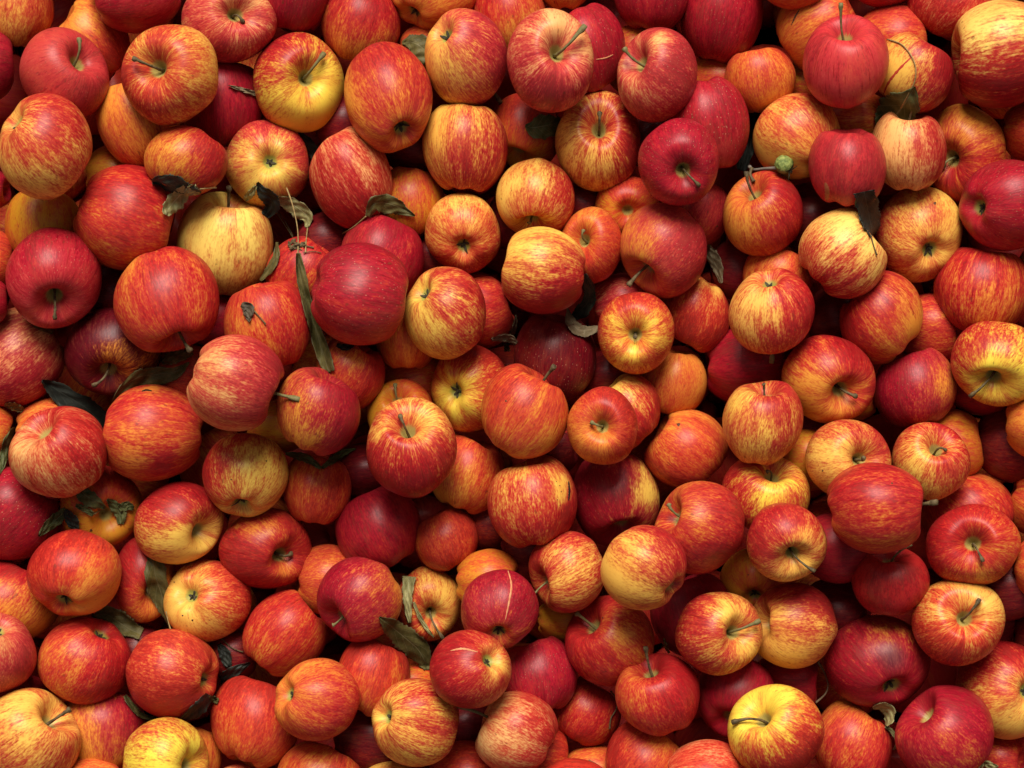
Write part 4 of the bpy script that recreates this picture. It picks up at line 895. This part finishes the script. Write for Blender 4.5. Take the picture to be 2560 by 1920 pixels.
# ------------------------------------------------------------------ leaves
def blade(name, parent, tile, stations, mat, lvl, curl, org, rng, lift=4.5, ref=None):
    st = np.array([[float(q) for q in s.split(",")] for s in stations.split(";")])
    n, m = 40, 13
    D = crs(st, np.linspace(0, len(st) - 1, n))
    mid = np.array([px(tile, x, y) for x, y in D[:, :2]])
    T = np.gradient(mid, axis=0); T /= np.linalg.norm(T, axis=1)[:, None] + 1e-9
    N = np.stack([-T[:, 1], T[:, 0]], 1)
    wl, wr = np.clip(D[:, 2], 1, None) * K, np.clip(D[:, 3], 1, None) * K
    ser = 1 + 0.07 * np.array([rng.uniform(-1, 1) for _ in range(n)]) + 0.03 * (np.arange(n) % 2 * 2 - 1) + 0.07 * np.sin(np.arange(n) * .7 + rng.random() * 6)
    ph_ = [rng.random() * 6.28 for _ in range(4)]
    U, Vv, XY = [], [], []
    for i in range(n):
        for k in range(m):
            v = -1 + 2 * k / (m - 1)
            w = (wl[i] if v > 0 else wr[i]) * (ser[i] if abs(v) > .95 else 1)
            p = mid[i] + N[i] * v * w          # N points to the photo's up side when the rib runs right
            XY.append(p); U.append(i / (n - 1)); Vv.append(v)
    XY, U, Vv = np.array(XY), np.array(U), np.array(Vv)
    raw = np.array([z if (z := top_z(x, y, lvl)) is not None else np.nan for x, y in XY])
    ok = ~np.isnan(raw)
    if not ok.any():
        raw[:] = 0; ok[:] = True
    B = np.stack([np.ones_like(U), U, Vv, U * U, U * Vv, Vv * Vv], 1)
    lam = np.diag([0, .5, .5, 2, 2, 2.0])
    co = np.linalg.solve(B[ok].T @ B[ok] + lam, B[ok].T @ raw[ok])
    fitz = np.clip(B @ co, np.nanmin(raw) - 10, np.nanmax(raw) + 25)
    z = np.where(ok, np.maximum(fitz, np.where(ok, raw, -1e9)), fitz) + lift
    Wd = np.where(Vv > 0, np.repeat(wl, m), np.repeat(wr, m))
    z = z + curl / 100 * Wd * np.abs(Vv) ** 1.7 + 2.6 * np.sin(U * 17 + ph_[0]) * np.abs(Vv) + 2.2 * np.sin(U * 9 + Vv * 4 + ph_[1]) + 1.6 * np.sin(U * 21 - Vv * 7 + ph_[2]) + 2.0
    P = []
    for (x, y), h in zip(XY, z):
        P.append(np.array(place(x, y, (h - z_ref) * S)) - np.array(org))
    P = np.array(P)
    th = 0.00035
    V = np.r_[P, P - np.array([0, 0, th])]
    F, nn = [], n * m
    for i in range(n - 1):
        for k in range(m - 1):
            q = i * m + k
            F.append((q, q + m, q + m + 1, q + 1))
            F.append((nn + q, nn + q + 1, nn + q + m + 1, nn + q + m))
    rim = [(i * m, (i + 1) * m) for i in range(n - 1)] + [((i + 1) * m + m - 1, i * m + m - 1) for i in range(n - 1)] + \
          [(k + 1, k) for k in range(m - 1)] + [((n - 1) * m + k, (n - 1) * m + k + 1) for k in range(m - 1)]
    F += [(q, p, p + nn, q + nn) for p, q in rim]
    luv = np.stack([np.r_[U, U], np.r_[Vv, Vv], np.zeros(2 * nn)], 1)
    return make_mesh(name, V, F, mat, parent, attrs={"luv": luv})
def stalk(name, parent, tile, pts, lvl, org, r_px=3.2, mat=STEM_GREEN, lift=5.0, taper=.6):
    pt = np.array([px(tile, *[float(q) for q in s.split(",")]) for s in pts.split(";")])
    n = 8 * (len(pt) - 1) + 1
    P2 = crs(pt, np.linspace(0, len(pt) - 1, n))
    zr = [top_z(x, y, lvl) for x, y in P2]
    good = [(i, z) for i, z in enumerate(zr) if z is not None] or [(0, 0)]
    zi = np.interp(np.arange(n), [g[0] for g in good], [g[1] for g in good])
    # a stiff stalk spans the hollows: upper hull of the heights
    hull = []
    for i in range(n):
        while len(hull) >= 2 and (zi[hull[-1]] - zi[hull[-2]]) * (i - hull[-2]) <= (zi[i] - zi[hull[-2]]) * (hull[-1] - hull[-2]):
            hull.pop()
        hull.append(i)
    zi = np.interp(np.arange(n), hull, zi[hull]) + lift
    P = [np.array(place(x, y, (z - z_ref) * S)) - np.array(org) for (x, y), z in zip(P2, zi)]
    k = np.linspace(0, 1, n)
    R = r_px * S * (taper + (1 - taper) * np.abs(2 * k - 1) ** 2)
    V, F = tube(P, R, 7)
    return make_mesh(name, V, F, mat, parent)
LGROUP = "loose leaves among the apples"
for li, line in enumerate(LEAVES.strip().splitlines()):
    spec, label = [q.strip() for q in line.split("|")]
    tk = spec.split()
    tile, lvl, key, curl = tk[0], float(tk[1]), tk[2], float(tk[3])
    rng = random.Random(50 + li)
    main = tk[4][1:]
    st0 = [float(q) for q in main.split(";")[1].split(",")]
    u, v = px(tile, st0[0], st0[1])
    h = top_z(u, v, lvl) or 0
    org = place(u, v, (h - z_ref) * S)
    root = thing("leaf", label, "leaf", org, LGROUP)
    blade("blade", root, tile, main, LEAF[key], lvl, curl, org, rng)
    for k in tk[5:]:
        if k[0] == 'F':
            s, c = k[1:].split("=")
            blade("folded_flap", root, tile, s, LEAF[c], lvl, 45, org, rng, lift=7.0)
        elif k[0] == 'P':
            stalk("leaf_stalk", root, tile, k[1:], lvl + .02, org, 2.3, PETIOLE if key not in ('dr', 'bk') else STEM)

# ------------------------------------------------------------------ twigs, spur, the green fruitlet
def twig(name, label, cat, tile, pts, lvl, r_px, mat=STEM):
    p0 = [float(q) for q in pts.split(";")[0].split(",")]
    u, v = px(tile, *p0)
    org = place(u, v, ((top_z(u, v, lvl) or 0) - z_ref) * S)
    o = stalk(name, None, tile, pts, lvl, org, r_px, mat)
    o.location = org
    o["label"], o["category"] = label, cat
    return o
twig("dry_stalk", "curved dry pale stalk in the gap beside the big dark wine apple", "stalk", 'D4', "665,870;712,950;740,1040;720,1110;650,1175", 2.3, 3.2, simple("stalk_pale", (.16, .11, .06), (.26, .19, .11), 200, .7))
twig("dry_stalk", "thin curled dark stalk beside the plump notched red apple", "stalk", 'D3', "968,1090;1012,1150;1010,1220;970,1290;960,1370", 2.0, 2.6)
twig("twiglet", "small forked dry twiglet on the dusty orange apple at the bottom edge", "twig", 'D3', "805,1605;850,1625;885,1650;900,1690", 1.8, 3.4)
# dried spur: a knot of scales and short twigs
u, v = px('B2', 440, 480)
h = top_z(u, v, 2.5) or 0
org = place(u, v, (h - z_ref) * S)
spur = thing("dried_spur", "knotty dried flower spur on the brick red apple by the rolled leaf", "spur", org)
rng = random.Random(5)
V, F = [], []
for k in range(26):
    a_, d_ = rng.uniform(0, 6.28), rng.uniform(0, 15)
    x, y = u + math.cos(a_) * d_ * 1.5 - 8, v + math.sin(a_) * d_ * .8
    hz = (top_z(x, y, 2.5) or h)
    c = np.array(place(x, y, (hz + rng.uniform(1, 12) - z_ref) * S)) - np.array(org)
    d = np.array([rng.gauss(0, 1), rng.gauss(0, 1), abs(rng.gauss(.6, .6))]); d /= np.linalg.norm(d)
    L = rng.uniform(8, 22) * S
    v2, f2 = tube([c - d * L * .5, c, c + d * L * .5], np.array([1.5, 3.6, .9]) * rng.uniform(.7, 1.5) * S, 5)
    b = len(V); V += v2; F += [tuple(b + i for i in f) for f in f2]
make_mesh("bud_scales", V, F, STEM, spur, smooth=False)
stalk("twig", spur, 'B2', "430,470;500,490;545,500", 2.5, org, 2.6, STEM, 6)
stalk("twig", spur, 'B2', "470,540;540,528;600,540", 2.5, org, 1.6, STEM, 5)
stalk("twig", spur, 'B2', "270,240;330,330;392,425", 2.5, org, 1.8, STEM_GREEN, 8)

u, v = px('A4', 415, 1218)
h = (top_z(u, v, 3.3) or 0)
rf = 70 * K
cz = h + rf * .75
org = place(u, v, (h - z_ref) * S)
fl = thing("fruitlet", "tiny bumpy green fruitlet on a forked dry twig", "fruitlet", org)
V, F = [], []
nr, ns = 18, 28
rng = random.Random(9)
for i in range(nr + 1):
    for k in range(ns):
        t, p = math.pi * i / nr, 2 * math.pi * k / ns
        d = np.array([math.sin(t) * math.cos(p), math.sin(t) * math.sin(p), math.cos(t)])
        r = rf * (1 + .035 * math.sin(9 * p + 7 * t) * math.sin(t) + .03 * math.sin(13 * t + 4 * p) - .12 * (d[2] > .9) * (d[2] - .9) * 6)
        w = np.array([u, v, cz]) + d * r
        V.append(np.array(place(w[0], w[1], (w[2] - z_ref) * S)) - np.array(org))
for i in range(nr):
    for k in range(ns):
        p, q = i * ns + k, i * ns + (k + 1) % ns
        F.append((p, p + ns, q + ns, q))
make_mesh("fruit", V, F, FRUITLET, fl)
uc, vc = px('A4', 455, 1262)
calyx_obj(fl, np.array(place(uc, vc, (cz + rf * .45 - z_ref) * S)) - np.array(org), (.6, -.6, .5), 0.028, rng)
stalk("stalk", fl, 'A4', "360,1245;270,1248;190,1256;160,1235", 3.3, org, 5.5, simple("stalk_grey", (.09, .075, .06), (.17, .14, .11), 200, .8), 12)
stalk("stalk", fl, 'A4', "175,1250;165,1290;190,1345", 3.3, org, 6.0, STEM, 8)

# ------------------------------------------------------------------ the heap below, dark shapes through the gaps, plus an unseen ring against low sun
HV, HF, HA = [], [], {k: [] for k in ("ap", "bl", "ground", "red", "prm")}
rng = random.Random(77)
hr, hs = 11, 18
for layer, z0 in ((0, -310.0), (1, -480.0), (2, -60.0), (3, 110.0), (4, 200.0)):
    for iy in range(-8, 9):
        for ix in range(-9, 10):
            r = rng.uniform(96, 112)
            c = np.array([(ix + .5 * ((iy + layer) % 2)) * 208 + rng.uniform(-22, 22), iy * 186 + rng.uniform(-20, 20) + 60 * layer, z0 + rng.uniform(-25, 25)])
            axd = Vector((rng.gauss(0, 1), rng.gauss(0, 1), rng.gauss(0, 1))).normalized()
            M = np.array(UP.rotation_difference(axd).to_matrix())
            g, rd = rng.choice([('O', 'R'), ('r', 'R'), ('r', 'c'), ('R', 'c')])
            if layer > 1 and abs(c[0]) < 1280 + 135 + 25 * layer and abs(c[1]) < 960 + 135 + 25 * layer:
                continue                     # upper layers: unseen ring outside the frame, added to block low sun
            b = len(HV)
            for i in range(hr):
                t = i / (hr - 1); pr_ = crs(PROFILE, np.array([t * (len(PROFILE) - 1)]))[0]
                for k in range(hs):
                    p = 2 * math.pi * k / hs
                    w = M @ np.array([max(pr_[0], .004) * math.cos(p), max(pr_[0], .004) * math.sin(p), pr_[1] * .93]) * r + c
                    HV.append(place(w[0], w[1], (w[2] - z_ref) * S))
                    HA["ap"].append((math.cos(p), math.sin(p), t)); HA["bl"].append((.6, 0, 0))
                    HA["ground"].append(GROUND[g]); HA["red"].append(RED[rd]); HA["prm"].append((.5, 0, b % 91))
            for i in range(hr - 1):
                for k in range(hs):
                    p, q = b + i * hs + k, b + i * hs + (k + 1) % hs
                    HF.append((p, p + hs, q + hs, q))
heap = make_mesh("apple_heap", HV, HF, SKIN, attrs={k: np.array(v) for k, v in HA.items()})
heap["kind"], heap["label"] = "stuff", "dark mass of apples deeper in the bin, plus an unseen sun-blocking ring"

# ------------------------------------------------------------------ the bin floor under the heap
zf = (-480.0 - 150 - z_ref) * S
bm = bmesh.new()
W_, n = 1.15, 14
for i in range(n):                                             # rough boards
    x0 = -W_ + 2 * W_ * i / n
    r_ = bmesh.ops.create_cube(bm, size=1.0)
    bmesh.ops.scale(bm, vec=(2 * W_ / n - .006, 2.0, .02), verts=r_["verts"])
    bmesh.ops.translate(bm, vec=(x0 + W_ / n, 0, zf - .011 - .001 * (i % 3)), verts=r_["verts"])
me = bpy.data.meshes.new("bin_floor")
bm.to_mesh(me); bm.free()
me.materials.append(FLOOR)
fo = bpy.data.objects.new("bin_floor", me)
COL.objects.link(fo)
fo["kind"] = "structure"
fo["label"] = "dark boards of the bin floor under the apples"
